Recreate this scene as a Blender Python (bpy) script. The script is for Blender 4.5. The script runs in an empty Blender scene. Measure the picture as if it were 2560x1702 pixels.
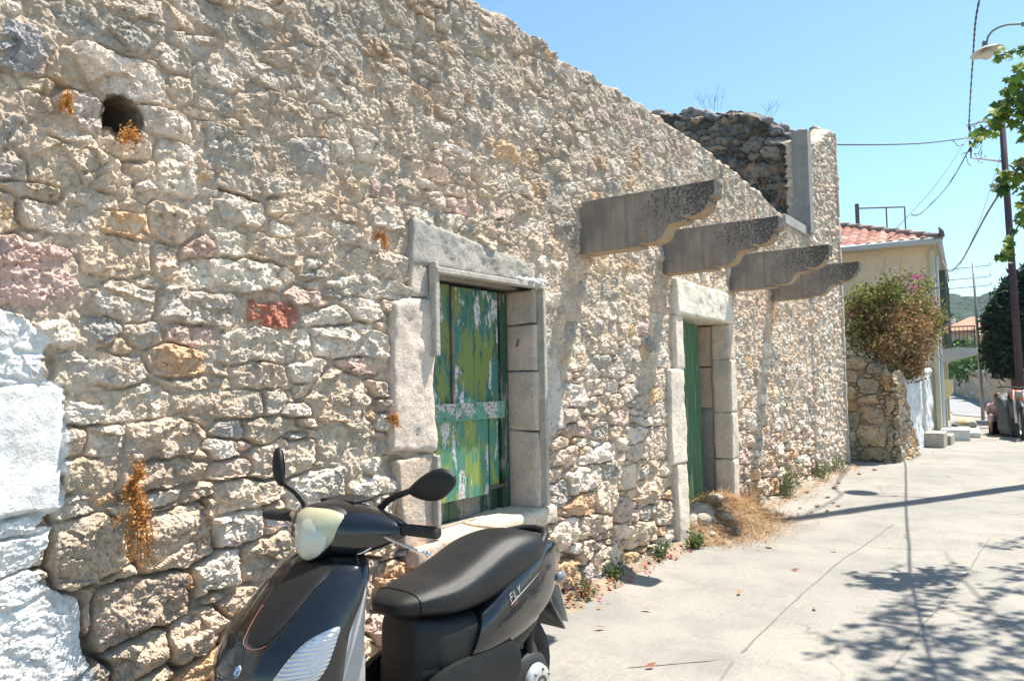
import bpy, math, random
import numpy as np
from math import sin, cos, pi, radians, sqrt, atan2
from mathutils import Matrix, Vector
S = bpy.context.scene
COL = S.collection
# ------------------------------------------------------------ camera
AZ, PITCH, ROLL = radians(34.85), radians(2.9), radians(1.15)
CAM = Vector((0, 0, 1.46))
fw = Vector((cos(AZ)*cos(PITCH), sin(AZ)*cos(PITCH), sin(PITCH)))
rt0 = Vector((sin(AZ), -cos(AZ), 0))
up0 = rt0.cross(fw)
rt = rt0*cos(ROLL) - up0*sin(ROLL)
up = rt0*sin(ROLL) + up0*cos(ROLL)
cd = bpy.data.cameras.new('camera')
cam = bpy.data.objects.new('camera', cd)
COL.objects.link(cam)
cam.matrix_world = Matrix.Translation(CAM) @ Matrix((rt, up, -fw)).transposed().to_4x4()
cd.lens = 27.0; cd.sensor_width = 36.0; cd.clip_start = 0.05; cd.clip_end = 5000
S.camera = cam
# ------------------------------------------------------------ sky and sun
SUND = Vector((1.3, -0.70, 2.95)).normalized()
SELEV = math.asin(SUND.z)
W = bpy.data.worlds.new('World'); S.world = W; W.use_nodes = True
wn = W.node_tree.nodes; wl = W.node_tree.links
bgn = wn['Background']
sky = wn.new('ShaderNodeTexSky'); sky.sky_type = 'NISHITA'; sky.sun_disc = False
sky.sun_elevation = SELEV
sky.sun_rotation = atan2(SUND.x, SUND.y)
sky.altitude = 50; sky.air_density = 1.0; sky.dust_density = 0.4; sky.ozone_density = 1.6
skm = wn.new('ShaderNodeMix'); skm.data_type = 'RGBA'; skm.blend_type = 'MULTIPLY'; skm.inputs[0].default_value = 1; skm.inputs[7].default_value = (0.88, 1.10, 1.10, 1)
wl.new(sky.outputs[0], skm.inputs[6]); wl.new(skm.outputs[2], bgn.inputs[0]); bgn.inputs[1].default_value = 0.095
sl = bpy.data.lights.new('sun', 'SUN'); sl.energy = 5.0; sl.angle = radians(0.5); sl.color = (1.0, 0.93, 0.82)
so = bpy.data.objects.new('sun', sl); COL.objects.link(so)
so.rotation_euler = SUND.to_track_quat('Z', 'Y').to_euler()
so.location = (4, -6, 20)
S.view_settings.view_transform = 'Standard'
S.view_settings.look = 'None'
S.view_settings.exposure = 1.06
S.view_settings.gamma = 1
S.cycles.max_bounces = 6
S.cycles.diffuse_bounces = 3
S.cycles.caustics_reflective = False
S.cycles.caustics_refractive = False
rng = np.random.default_rng(7)
R = random.Random(11)

# ------------------------------------------------------------ numpy noise
_P = np.random.default_rng(3).random((256, 256)).astype(np.float32)
def vn(x, y, seed=0):
    x = np.asarray(x, np.float32) + seed*17.31; y = np.asarray(y, np.float32) + seed*9.77
    xi = np.floor(x).astype(np.int64); yi = np.floor(y).astype(np.int64)
    fx = x-xi; fy = y-yi
    fx = fx*fx*(3-2*fx); fy = fy*fy*(3-2*fy)
    a = _P[xi & 255, yi & 255]; b = _P[(xi+1) & 255, yi & 255]
    c = _P[xi & 255, (yi+1) & 255]; d = _P[(xi+1) & 255, (yi+1) & 255]
    return (a*(1-fx)+b*fx)*(1-fy)+(c*(1-fx)+d*fx)*fy
def fbm(x, y, oct=4, seed=0, gain=0.5, lac=2.03):
    s = 0; a = 1; t = 0
    for o in range(oct):
        s = s+a*(vn(x, y, seed+o*3)-0.5); t += a; a *= gain; x = x*lac*0.96+y*lac*0.28; y = y*lac*0.96-x*0.28
    return 2*s/t
def ridg(x, y, oct=3, seed=0):
    s = 0; a = 1; t = 0
    for o in range(oct):
        s = s+a*(1-np.abs(2*vn(x, y, seed+o*5)-1)); t += a; a *= 0.5; x = x*2.1; y = y*2.1
    return s/t
def sst(a, b, x):
    t = np.clip((x-a)/(b-a), 0, 1); return t*t*(3-2*t)

# ------------------------------------------------------------ materials
def newmat(name):
    m = bpy.data.materials.new(name); m.use_nodes = True
    return m, m.node_tree.nodes, m.node_tree.links, m.node_tree.nodes['Principled BSDF']
def setp(b, **k):
    for n, v in k.items(): b.inputs[n.replace('_', ' ')].default_value = v
def c4(c): return (c[0], c[1], c[2], 1)
def plain(name, c, rough=0.5, metal=0.0, coat=0.0, spec=0.5, dirt=None, dscale=12, bump=0.0, bscale=80, attr=None):
    """principled with a noise driven second colour and an optional fine bump"""
    m, N, L, b = newmat(name)
    setp(b, Base_Color=c4(c), Roughness=rough, Metallic=metal)
    b.inputs['Coat Weight'].default_value = coat; b.inputs['Specular IOR Level'].default_value = spec
    tc = N.new('ShaderNodeTexCoord')
    if dirt:
        n = N.new('ShaderNodeTexNoise'); n.inputs['Scale'].default_value = dscale; n.inputs['Detail'].default_value = 7; n.inputs['Roughness'].default_value = 0.65
        r = N.new('ShaderNodeValToRGB'); r.color_ramp.elements[0].position = 0.38; r.color_ramp.elements[1].position = 0.66
        r.color_ramp.elements[0].color = c4(c); r.color_ramp.elements[1].color = c4(dirt)
        L.new(tc.outputs['Object'], n.inputs['Vector']); L.new(n.outputs['Fac'], r.inputs[0]); L.new(r.outputs[0], b.inputs['Base Color'])
    if bump:
        n2 = N.new('ShaderNodeTexNoise'); n2.inputs['Scale'].default_value = bscale; n2.inputs['Detail'].default_value = 4
        bp = N.new('ShaderNodeBump'); bp.inputs['Strength'].default_value = bump; bp.inputs['Distance'].default_value = 0.01
        L.new(tc.outputs['Object'], n2.inputs['Vector']); L.new(n2.outputs['Fac'], bp.inputs['Height']); L.new(bp.outputs[0], b.inputs['Normal'])
    return m
def attrmat(name, attr='tint', rough=0.9, n1=(6, 0.75, 1.2), n2=(60, 0.8, 1.15), bump=0.4, bscale=120, bdist=0.004, grey=None, stain=None, translucent=0.0, coarse=None):
    """colour from a vertex attribute (what each stone or leaf is made of), broken up by noise"""
    m, N, L, b = newmat(name)
    b.inputs['Roughness'].default_value = rough; b.inputs['Specular IOR Level'].default_value = 0.25
    tc = N.new('ShaderNodeTexCoord')
    a = N.new('ShaderNodeAttribute'); a.attribute_name = attr
    cur = a.outputs['Color']
    def noise(scale, det=6, ro=0.6):
        n = N.new('ShaderNodeTexNoise'); n.inputs['Scale'].default_value = scale; n.inputs['Detail'].default_value = det; n.inputs['Roughness'].default_value = ro
        L.new(tc.outputs['Object'], n.inputs['Vector']); return n
    for sc, lo, hi in (n1, n2):
        n = noise(sc)
        mr = N.new('ShaderNodeMapRange'); mr.inputs[1].default_value = 0.3; mr.inputs[2].default_value = 0.7; mr.inputs[3].default_value = lo; mr.inputs[4].default_value = hi
        L.new(n.outputs['Fac'], mr.inputs[0])
        vm = N.new('ShaderNodeVectorMath'); vm.operation = 'SCALE'; L.new(cur, vm.inputs[0]); L.new(mr.outputs[0], vm.inputs['Scale']); cur = vm.outputs[0]
    for spec in (grey, stain):
        if spec:
            sc, lo, hi, colr, amt = spec
            n = noise(sc, 8, 0.65)
            mr = N.new('ShaderNodeMapRange'); mr.inputs[1].default_value = lo; mr.inputs[2].default_value = hi; mr.inputs[3].default_value = 0; mr.inputs[4].default_value = amt
            L.new(n.outputs['Fac'], mr.inputs[0])
            mx = N.new('ShaderNodeMix'); mx.data_type = 'RGBA'; mx.inputs[7].default_value = c4(colr)
            L.new(mr.outputs[0], mx.inputs[0]); L.new(cur, mx.inputs[6]); cur = mx.outputs[2]
    L.new(cur, b.inputs['Base Color'])
    if bump:
        n = noise(bscale, 5, 0.65)
        bp = N.new('ShaderNodeBump'); bp.inputs['Strength'].default_value = bump; bp.inputs['Distance'].default_value = bdist
        L.new(n.outputs['Fac'], bp.inputs['Height']); L.new(bp.outputs[0], b.inputs['Normal'])
        if coarse:
            n = noise(coarse[0], 12, 0.72)
            b2 = N.new('ShaderNodeBump'); b2.inputs['Strength'].default_value = 1; b2.inputs['Distance'].default_value = coarse[1]
            L.new(n.outputs['Fac'], b2.inputs['Height']); L.new(b2.outputs[0], bp.inputs['Normal'])
    if translucent:
        t = N.new('ShaderNodeBsdfTranslucent'); L.new(cur, t.inputs['Color'])
        ms = N.new('ShaderNodeMixShader'); ms.inputs[0].default_value = translucent
        L.new(b.outputs[0], ms.inputs[1]); L.new(t.outputs[0], ms.inputs[2]); L.new(ms.outputs[0], N['Material Output'].inputs['Surface'])
    return m

# ------------------------------------------------------------ objects
def tag(o, label=None, cat=None, group=None, kind=None):
    if label: o['label'] = label
    if cat: o['category'] = cat
    if group: o['group'] = group
    if kind: o['kind'] = kind
    return o
def empty(name, loc=(0, 0, 0), rz=0.0, label=None, cat=None, group=None):
    o = bpy.data.objects.new(name, None); COL.objects.link(o)
    o.location = loc; o.rotation_euler = (0, 0, rz); o.empty_display_size = 0.2
    return tag(o, label, cat, group)
def wm(o):
    m = Matrix.LocRotScale(o.location, o.rotation_euler, o.scale)
    return (wm(o.parent) @ o.matrix_parent_inverse @ m) if o.parent else m
def link(name, me, mat, parent=None, local=False):
    o = bpy.data.objects.new(name, me); COL.objects.link(o)
    if mat is not None: me.materials.append(mat)
    if parent is not None:
        o.parent = parent
        if not local: o.matrix_parent_inverse = wm(parent).inverted()
    return o
def copy_tree(o, parent=None):
    c = o.copy(); COL.objects.link(c)
    if parent is not None: c.parent = parent
    for ch in [x for x in COL.objects if x.parent == o]: copy_tree(ch, c)
    return c
class MB:
    def __init__(s): s.v = []; s.f = []; s.c = []; s.col = None
    def add(s, vs, fs, col=None):
        b = len(s.v); s.v += [tuple(v) for v in vs]; s.f += [tuple(b+i for i in f) for f in fs]
        s.c += [col or s.col or (1, 1, 1)]*len(vs); return b
    def box(s, c, size, rz=0, rot=None, taper=1.0, col=None):
        x, y, z = [k/2 for k in size]
        M = (rot.to_matrix() if rot is not None else Matrix.Rotation(rz, 3, 'Z'))
        vs = []
        for dz in (-1, 1):
            t = taper if dz > 0 else 1
            for dx, dy in ((-1, -1), (1, -1), (1, 1), (-1, 1)):
                vs.append(M @ Vector((dx*x*t, dy*y*t, dz*z)) + Vector(c))
        s.add(vs, [(3, 2, 1, 0), (4, 5, 6, 7), (0, 1, 5, 4), (1, 2, 6, 5), (2, 3, 7, 6), (3, 0, 4, 7)], col); return s
    def tube(s, pts, r, n=8, col=None, flat=1.0):
        pts = [Vector(p) for p in pts]; rs = r if isinstance(r, (list, tuple)) else [r]*len(pts)
        vs = []; fs = []; prev = None
        for i, p in enumerate(pts):
            t = (pts[min(i+1, len(pts)-1)]-pts[max(i-1, 0)])
            if t.length < 1e-9: t = Vector((0, 0, 1))
            t.normalize()
            if prev is None:
                a = t.orthogonal() if abs(t.z) > 0.9 else t.cross(Vector((0, 0, 1))); a.normalize()
            else:
                a = prev - t*prev.dot(t); a.normalize()
            prev = a; b = t.cross(a)
            for k in range(n):
                w = 2*pi*k/n; vs.append(p+a*(cos(w)*rs[i])+b*(sin(w)*rs[i]*flat))
        m = len(pts)
        for i in range(m-1):
            for k in range(n):
                k2 = (k+1) % n; fs.append((i*n+k, i*n+k2, (i+1)*n+k2, (i+1)*n+k))
        fs.append(tuple(range(n-1, -1, -1))); fs.append(tuple((m-1)*n+k for k in range(n)))
        s.add(vs, fs, col); return s
    def loft(s, rings, cap=True, col=None, closed=True):
        n = len(rings[0]); vs = [p for r in rings for p in r]; fs = []
        for i in range(len(rings)-1):
            for k in range(n if closed else n-1):
                k2 = (k+1) % n; fs.append((i*n+k, i*n+k2, (i+1)*n+k2, (i+1)*n+k))
        if cap: fs.append(tuple(range(n-1, -1, -1))); fs.append(tuple((len(rings)-1)*n+k for k in range(n)))
        s.add(vs, fs, col); return s
    def lathe(s, prof, c=(0, 0, 0), axis='Z', n=24, col=None, M=None, cap=False):
        rings = []
        for r_, h in prof:
            ring = []
            for k in range(n):
                w = 2*pi*k/n
                p = Vector((cos(w)*r_, sin(w)*r_, h))
                if axis == 'Y': p = Vector((p.x, p.z, p.y))
                if axis == 'X': p = Vector((p.z, p.x, p.y))
                if M is not None: p = M @ p
                ring.append(p+Vector(c))
            rings.append(ring)
        return s.loft(rings, cap, col)
    def blob(s, c, r, n=10, m=6, rough=0.0, rot=None, col=None, seed=0):
        rr = random.Random(seed); vs = []; fs = []
        for j in range(m+1):
            th = pi*j/m
            for k in range(n):
                ph = 2*pi*k/n; q = 1+rr.uniform(-rough, rough)
                p = Vector((sin(th)*cos(ph)*r[0]*q, sin(th)*sin(ph)*r[1]*q, cos(th)*r[2]*q))
                if rot is not None: p = rot @ p
                vs.append(p+Vector(c))
        for j in range(m):
            for k in range(n):
                k2 = (k+1) % n; fs.append((j*n+k, (j+1)*n+k, (j+1)*n+k2, j*n+k2))
        s.add(vs, fs, col); return s
    def build(s, name, mat, parent=None, smooth=False, bevel=0.0, seg=2, local=False, attr=None, sub=0, label=None, fixn=True, angle=None):
        me = bpy.data.meshes.new(name); me.from_pydata([tuple(v) for v in s.v], [], s.f); me.validate(); me.update()
        if attr and len(me.vertices) == len(s.c):
            a = me.color_attributes.new(attr, 'FLOAT_COLOR', 'POINT')
            a.data.foreach_set('color', np.array([(c[0], c[1], c[2], 1) for c in s.c], np.float32).ravel())
        if fixn:
            import bmesh
            bm = bmesh.new(); bm.from_mesh(me)
            if sub: bmesh.ops.remove_doubles(bm, verts=bm.verts, dist=1e-5)
            bmesh.ops.recalc_face_normals(bm, faces=bm.faces); bm.to_mesh(me); bm.free()
        if smooth: me.polygons.foreach_set('use_smooth', [True]*len(me.polygons))
        if angle is not None: me.set_sharp_from_angle(angle=radians(angle))
        o = link(name, me, mat, parent, local)
        if bevel:
            b = o.modifiers.new('bevel', 'BEVEL'); b.width = bevel; b.segments = seg; b.limit_method = 'ANGLE'
        if sub:
            d = o.modifiers.new('sub', 'SUBSURF'); d.levels = sub; d.render_levels = sub
        if label: o['label'] = label
        return o
def np_mesh(name, V, F, mat, parent=None, smooth=True, tint=None, attr='tint'):
    me = bpy.data.meshes.new(name)
    V = np.ascontiguousarray(V, np.float32); F = np.ascontiguousarray(F, np.int32)
    me.vertices.add(len(V)); me.vertices.foreach_set('co', V.ravel())
    k = F.shape[1]
    me.loops.add(F.size); me.loops.foreach_set('vertex_index', F.ravel())
    me.polygons.add(len(F)); me.polygons.foreach_set('loop_start', np.arange(0, F.size, k, dtype=np.int32))
    try: me.polygons.foreach_set('loop_total', np.full(len(F), k, np.int32))
    except Exception: pass
    me.update(calc_edges=True)
    me.polygons.foreach_set('use_smooth', np.full(len(F), smooth, bool))
    if tint is not None:
        a = me.color_attributes.new(attr, 'FLOAT_COLOR', 'POINT')
        t = np.ones((len(V), 4), np.float32); t[:, :3] = tint; a.data.foreach_set('color', t.ravel())
    return link(name, me, mat, parent)
def gridfaces(nr, nc, keep=None):
    i = np.arange(nr-1)[:, None]*nc+np.arange(nc-1)[None, :]
    F = np.stack([i, i+1, i+nc+1, i+nc], -1)
    if keep is not None: return F[keep]
    return F.reshape(-1, 4)
HAND = [(1.156,1.822,0.129,0.122,0.0,0.9,'p'),(1.426,1.921,0.107,0.061,0.0,0.9,'t'),(1.614,1.925,0.04,0.061,0.1,1.0,'t'),
(1.935,1.907,0.246,0.066,0.12,1.1,'w'),(1.874,2.023,0.078,0.059,0.0,1.0,'w'),(2.107,2.019,0.146,0.064,0.0,1.0,'t'),
(1.448,1.767,0.127,0.062,0.0,1.0,'w'),(1.76,1.762,0.188,0.07,0.05,0.8,'w'),(2.077,1.758,0.115,0.057,0.0,0.6,'r'),
(1.365,1.659,0.064,0.045,0.0,0.8,'g'),(1.522,1.657,0.061,0.042,0.0,0.8,'g'),(1.221,1.648,0.065,0.036,0.0,0.8,'w'),
(1.366,1.531,0.154,0.061,0.0,0.9,'w'),(1.653,1.549,0.11,0.063,-0.25,1.0,'o'),(2.02,1.621,0.2,0.067,0.0,0.9,'w'),
(2.259,1.626,0.038,0.056,0.0,0.6,'w'),(2.543,1.651,0.202,0.071,0.0,1.0,'w'),(2.562,1.535,0.118,0.038,0.0,0.7,'p'),
(1.729,1.461,0.136,0.029,0.0,0.6,'t'),(2.045,1.491,0.145,0.048,0.0,0.6,'t'),(1.436,1.399,0.158,0.059,0.0,1.1,'w'),
(1.845,1.385,0.209,0.044,0.0,0.6,'t'),(2.107,1.388,0.05,0.05,0.0,0.6,'w'),(2.472,1.378,0.164,0.134,-0.5,0.8,'t'),
(1.271,1.27,0.031,0.046,0.0,1.1,'t'),(1.376,1.266,0.059,0.062,0.0,1.1,'w'),(1.595,1.259,0.155,0.064,0.0,1.0,'t'),
(2.099,1.274,0.123,0.039,0.0,0.7,'t'),(1.835,1.214,0.065,0.04,0.0,0.8,'w'),(2.505,1.148,0.169,0.051,0.0,1.1,'w'),
(2.151,1.131,0.172,0.075,0.0,0.9,'t'),(1.883,1.125,0.092,0.035,0.0,1.0,'t'),(1.324,1.161,0.097,0.045,0.0,1.2,'t'),
(1.604,1.135,0.165,0.046,0.06,1.2,'t'),(2.672,0.998,0.179,0.081,0.0,1.2,'w'),(1.284,1.064,0.066,0.033,0.1,1.2,'w'),
(1.558,1.055,0.109,0.025,0.08,1.2,'w'),(1.737,1.052,0.056,0.028,0.1,1.0,'t'),(1.778,1.008,0.028,0.025,0.0,1.0,'t'),
(1.976,1.017,0.16,0.059,0.06,1.2,'t'),(2.337,0.993,0.16,0.078,0.06,1.4,'w'),(1.335,0.911,0.114,0.113,0.2,1.4,'t'),
(1.661,0.888,0.148,0.119,0.12,1.5,'t'),(1.924,0.893,0.106,0.062,0.1,1.3,'w'),(2.138,0.874,0.074,0.037,0.0,1.0,'w'),
(1.825,0.728,0.099,0.068,0.15,1.4,'w'),(2.079,0.737,0.145,0.088,0.15,1.4,'t'),(1.529,0.68,0.182,0.097,0.17,1.6,'t'),
(1.904,0.596,0.084,0.036,0.15,1.3,'t'),(1.741,0.514,0.116,0.083,0.22,1.6,'t'),(1.521,0.505,0.113,0.083,0.25,1.6,'t'),
(1.461,0.803,0.033,0.013,0.1,0.8,'t'),(1.72,0.724,0.017,0.049,0.0,0.8,'o'),(1.326,0.682,0.021,0.066,0.0,0.9,'t'),
(1.751,0.388,0.116,0.051,0.2,1.5,'o'),(1.955,0.481,0.115,0.048,0.2,1.2,'t'),(1.563,0.411,0.084,0.046,0.2,1.3,'t'),
(2.124,0.555,0.098,0.057,0.15,1.3,'t'),(1.96,0.367,0.079,0.051,0.2,1.3,'o'),(1.107,2.58,0.075,0.101,0.0,1.1,'d'),
(1.357,2.719,0.202,0.052,0.0,1.0,'g'),(1.536,2.863,0.154,0.041,0.0,0.8,'t'),(1.446,2.59,0.162,0.065,0.0,1.4,'w'),
(1.81,2.789,0.159,0.038,0.0,0.8,'w'),(2.084,2.777,0.105,0.042,0.0,1.0,'w'),(1.878,2.939,0.208,0.058,0.0,0.9,'g'),
(2.28,2.938,0.101,0.046,0.0,1.0,'w'),(2.269,2.804,0.07,0.032,0.0,0.8,'w'),(1.297,2.405,0.084,0.056,0.0,1.0,'w'),
(1.154,2.386,0.047,0.043,0.0,0.8,'t'),(1.612,2.444,0.098,0.047,0.0,1.1,'w'),(1.806,2.608,0.086,0.047,0.0,0.8,'g'),
(2.117,2.63,0.193,0.088,0.0,0.8,'t'),(1.857,2.421,0.141,0.088,0.0,1.0,'g'),(1.291,2.22,0.177,0.079,0.0,0.9,'t'),
(1.075,2.175,0.048,0.049,0.0,0.8,'g'),(1.642,2.281,0.078,0.097,0.0,1.0,'w'),(2.485,2.411,0.101,0.07,0.0,1.0,'t'),
(2.149,2.437,0.078,0.061,0.0,0.8,'t'),(1.224,2.03,0.128,0.049,0.0,1.0,'w'),(1.438,2.044,0.086,0.052,0.0,0.8,'o'),
(1.636,2.086,0.078,0.064,0.0,0.8,'t'),(1.954,2.297,0.067,0.029,0.0,0.6,'w'),(2.487,2.639,0.067,0.041,0.0,0.7,'w'),
(2.516,2.807,0.195,0.078,0.0,1.2,'w'),(1.14,2.108,0.078,0.023,0.0,0.7,'t'),(2.468,3.156,0.144,0.063,0.0,0.8,'g'),
(2.197,3.124,0.127,0.038,0.0,0.7,'t'),(1.239,2.532,0.049,0.029,0.0,0.6,'t'),(1.072,2.432,0.037,0.03,0.0,0.7,'t'),
(1.074,2.293,0.044,0.03,0.0,0.7,'g'),(2.654,2.614,0.091,0.072,0.0,1.0,'w'),(2.525,2.415,0.127,0.075,0.0,1.0,'t'),
(3.125,2.59,0.17,0.045,0.0,0.8,'p'),(3.463,2.447,0.183,0.046,0.0,0.7,'p'),(3.762,2.467,0.181,0.04,0.0,0.8,'p'),
(3.956,2.676,0.185,0.067,0.0,0.9,'w'),(4.479,2.659,0.167,0.079,0.0,0.8,'w'),(2.594,2.16,0.159,0.049,0.0,0.8,'w'),
(2.8,2.289,0.094,0.051,0.0,0.7,'w'),(2.67,2.042,0.235,0.047,0.0,0.8,'w'),(2.655,1.908,0.247,0.044,0.0,0.8,'w'),
(2.615,1.801,0.132,0.05,0.0,0.8,'w'),(2.359,1.954,0.089,0.022,0.0,0.6,'g'),(2.526,1.149,0.177,0.052,0.0,1.2,'w'),
(2.673,1.018,0.171,0.075,0.0,1.3,'w'),(4.718,0.75,0.244,0.075,0.0,1.3,'w'),(4.948,0.91,0.245,0.062,0.0,1.1,'w'),
(4.457,0.925,0.169,0.055,0.0,1.1,'t'),(4.641,1.102,0.179,0.054,0.0,0.8,'p'),(4.678,0.59,0.21,0.059,0.0,1.2,'o'),
(5.421,0.683,0.168,0.099,0.0,1.2,'t'),(5.814,0.533,0.29,0.104,0.0,1.3,'t'),(4.889,0.407,0.256,0.076,0.0,1.3,'t'),
(4.425,0.142,0.221,0.098,0.0,1.4,'o'),(5.035,0.132,0.2,0.093,0.0,1.3,'t'),(5.629,0.216,0.275,0.101,0.0,1.2,'t'),
(3.35,2.75,0.137,0.038,0.0,0.7,'w'),(3.165,2.851,0.146,0.041,0.0,0.7,'w'),(2.915,2.466,0.115,0.046,0.0,0.6,'t'),
(3.621,2.267,0.129,0.039,0.0,0.6,'t')]
PAL = dict(w=(0.81, 0.695, 0.585), g=(0.46, 0.42, 0.375), t=(0.705, 0.555, 0.425), p=(0.69, 0.50, 0.415), r=(0.52, 0.22, 0.14), o=(0.70, 0.465, 0.28), d=(0.33, 0.33, 0.33), k=(0.2, 0.19, 0.175))
MORT = (0.62, 0.495, 0.375)
_PC = np.random.default_rng(8).random((128, 128, 6)).astype(np.float32)
def chips(x, y, seed=0):
    """broken planes: every cell a little tilted facet of its own"""
    x = x+seed*5.3; y = y+seed*3.1
    xi = np.floor(x).astype(int); yi = np.floor(y).astype(int)
    best = np.full(x.shape, 9.0); out = np.zeros(x.shape)
    for a in (-1, 0, 1):
        for b in (-1, 0, 1):
            c = _PC[(xi+a) & 127, (yi+b) & 127]
            dx = x-(xi+a)-c[..., 0]; dy = y-(yi+b)-c[..., 1]; d = dx*dx+dy*dy
            v = (c[..., 2]-.5)+(c[..., 3]-.5)*dx*2.2+(c[..., 4]-.5)*dy*2.2
            m = d < best; best = np.where(m, d, best); out = np.where(m, v, out)
    return out
def scatter(hand, u0, u1, z0, z1fn, sizes, seed, tries=22000, tys='wwwtttttgop', aspect=(0.35, 0.75), avoid=()):
    """dart throwing: the given stones first, then ever smaller random ones"""
    g = np.random.default_rng(seed)
    cap = 9000
    A = np.zeros((cap, 4)); n = 0; out = []
    for h in hand:
        A[n] = h[:4]; n += 1; out.append(tuple(h))
    for k in range(tries):
        f = k/tries
        x = g.uniform(u0, u1); z = g.uniform(z0, z1fn(x))
        s = sizes(x, z, f, g); 
        a = s; b = s*g.uniform(*aspect)
        if any(ax0-a*.6 < x < ax1+a*.6 and az0-b*.6 < z < az1+b*.6 for ax0, ax1, az0, az1 in avoid): continue
        if n:
            dx = np.abs(A[:n, 0]-x)/(A[:n, 2]+a); dz = np.abs(A[:n, 1]-z)/(A[:n, 3]+b)
            if np.any(np.maximum(dx, dz)*0.75+0.25*(dx+dz) < 0.93): continue
        A[n] = (x, z, a, b); n += 1
        out.append((x, z, a, b, g.normal(0, 0.10), g.uniform(0.5, 1.15)*(1 if f < .6 else .7), tys[g.integers(len(tys))]))
        if n >= cap: break
    return out
def stone_field(U, Z, stones, warp=1.0, seed=0, jd=None, base=0.022, rough=1.0, facet=1.0, edge=0.015, sb=None):
    """height of a rubble face at each (U,Z), with the stone each point belongs to"""
    U = U.astype(np.float64); Z = Z.astype(np.float64)
    wu = U+warp*(0.022*fbm(U*5, Z*5, 3, seed+1)+0.010*fbm(U*19, Z*19, 2, seed+2))
    wz = Z+warp*(0.020*fbm(U*5, Z*5, 3, seed+5)+0.009*fbm(U*21, Z*21, 2, seed+6))
    ST = np.array([s[:6] for s in stones]); g = np.random.default_rng(seed+50)
    ns = len(ST); tilt = g.normal(0, 0.13, (ns, 4, 2)); off = g.uniform(0.0, 0.35, (ns, 4))
    pw = g.uniform(2.4, 5, ns)
    flat = wu.ravel(); flz = wz.ravel(); N = flat.size
    d1 = np.full(N, 9.0); d2 = np.full(N, 9.0); sid = np.zeros(N, np.int32); fh = np.zeros(N)
    bs = 0.22; bu = np.floor(flat/bs).astype(int); bz = np.floor(flz/bs).astype(int)
    key = (bu-bu.min())*1000+(bz-bz.min()); order = np.argsort(key, kind='stable'); ks = key[order]
    st = np.flatnonzero(np.r_[True, ks[1:] != ks[:-1]]); en = np.r_[st[1:], len(ks)]
    rad = np.maximum(ST[:, 2], ST[:, 3])
    for s, e in zip(st, en):
        idx = order[s:e]; cu = (bu[idx[0]]+.5)*bs; cz = (bz[idx[0]]+.5)*bs
        cand = np.flatnonzero((np.abs(ST[:, 0]-cu) < ST[:, 2]*1.1+rad*0.1+bs*.5+.09) & (np.abs(ST[:, 1]-cz) < ST[:, 3]*1.1+rad*.2+bs*.5+.09))
        if not len(cand): continue
        C_ = ST[cand]; x = flat[idx][:, None]-C_[None, :, 0]; z = flz[idx][:, None]-C_[None, :, 1]
        cr = np.cos(C_[:, 4]); sr = np.sin(C_[:, 4]); xr = x*cr+z*sr; zr = z*cr-x*sr
        p = pw[cand]
        q = (np.abs(xr/C_[:, 2])**p+np.abs(zr/C_[:, 3])**p)**(1/p)
        d = (q-1)*np.minimum(C_[:, 2], C_[:, 3])
        j = np.argmin(d, 1); ar = np.arange(len(idx)); d1[idx] = d[ar, j]; sid[idx] = cand[j]
        dd_ = d.copy(); dd_[ar, j] = 9; d2[idx] = dd_.min(1)
        T = tilt[cand[j]]; O = off[cand[j]]; un = xr[ar, j]; zn = zr[ar, j]; hh = np.full(len(idx), 9.0)
        for k in range(4): hh = np.minimum(hh, T[:, k, 0]*un+T[:, k, 1]*zn*1.5+O[:, k]*0.05)
        fh[idx] = hh
    grow = 0.004+0.030*vn(U.ravel()*2.7, Z.ravel()*2.7, seed+60)
    e = np.minimum(grow-d1, (d2-d1)*0.5)
    sh = U.shape; e = e.reshape(sh); fh = fh.reshape(sh); sid = sid.reshape(sh)
    prom = ST[sid, 5]
    inn = sst(-0.001, edge*.62, e)*0.9+0.10*sst(0, edge*2.4, e)
    off2 = sid*0.618  # each stone gets its own grain
    str_ = 1-np.abs(2*vn(U*6+off2, Z*34+off2*3, seed+9)-1)
    rg = ridg(U*7+off2, Z*10+off2, 4, seed+12)
    wv = vn(U*3.1+off2*5, Z*3.1, seed+15)
    grain = rough*(0.005*(rg-0.5)+0.004*fbm(U*26+off2, Z*30, 4, seed+20)+0.008*(str_-.5)*sst(.35, .75, wv)
                   +0.024*chips(wu*6.5+off2, wz*10, seed+4)+0.013*chips(wu*14+off2, wz*21, seed)+0.006*chips(wu*31+off2, wz*40+off2, seed+1)+0.004*chips(U*66+off2, Z*80, seed+2)+0.004*fbm(U*75, Z*85, 2, seed+44)-0.009*ridg(wu*11+off2, wz*15, 2, seed+45)**6)
    jdp = jd(U, Z) if jd is not None else 0.03
    mort = rough*(0.012*fbm(U*14, Z*14, 3, seed+30)+0.009*fbm(U*55, Z*55, 3, seed+33)+.005*chips(U*24, Z*30, 4))
    body = base*prom+facet*fh*prom+grain
    h = np.where(e > 0, -jdp+(body+jdp)*inn, -jdp)
    mh = mort+0.004
    smear = 0.36+0.55*vn(U*1.7+3, Z*1.7, seed+40)
    if sb is not None: smear = smear-sb(U, Z)
    hm = mh-jdp*sst(0.35, 0.75, smear+0.2*fbm(U*9, Z*9, 2, seed+41))
    h = np.maximum(h, hm)
    crk = np.exp(-(e/0.0042)**2)*sst(.42, .62, vn(U*6.3, Z*6.3, seed+47)+.15*vn(U*30, Z*30, seed+48))
    h = h-crk*(0.012+0.35*jdp)*(1 if sb is None else np.clip(1-sb(U, Z)*2.2, .35, 1))
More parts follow.
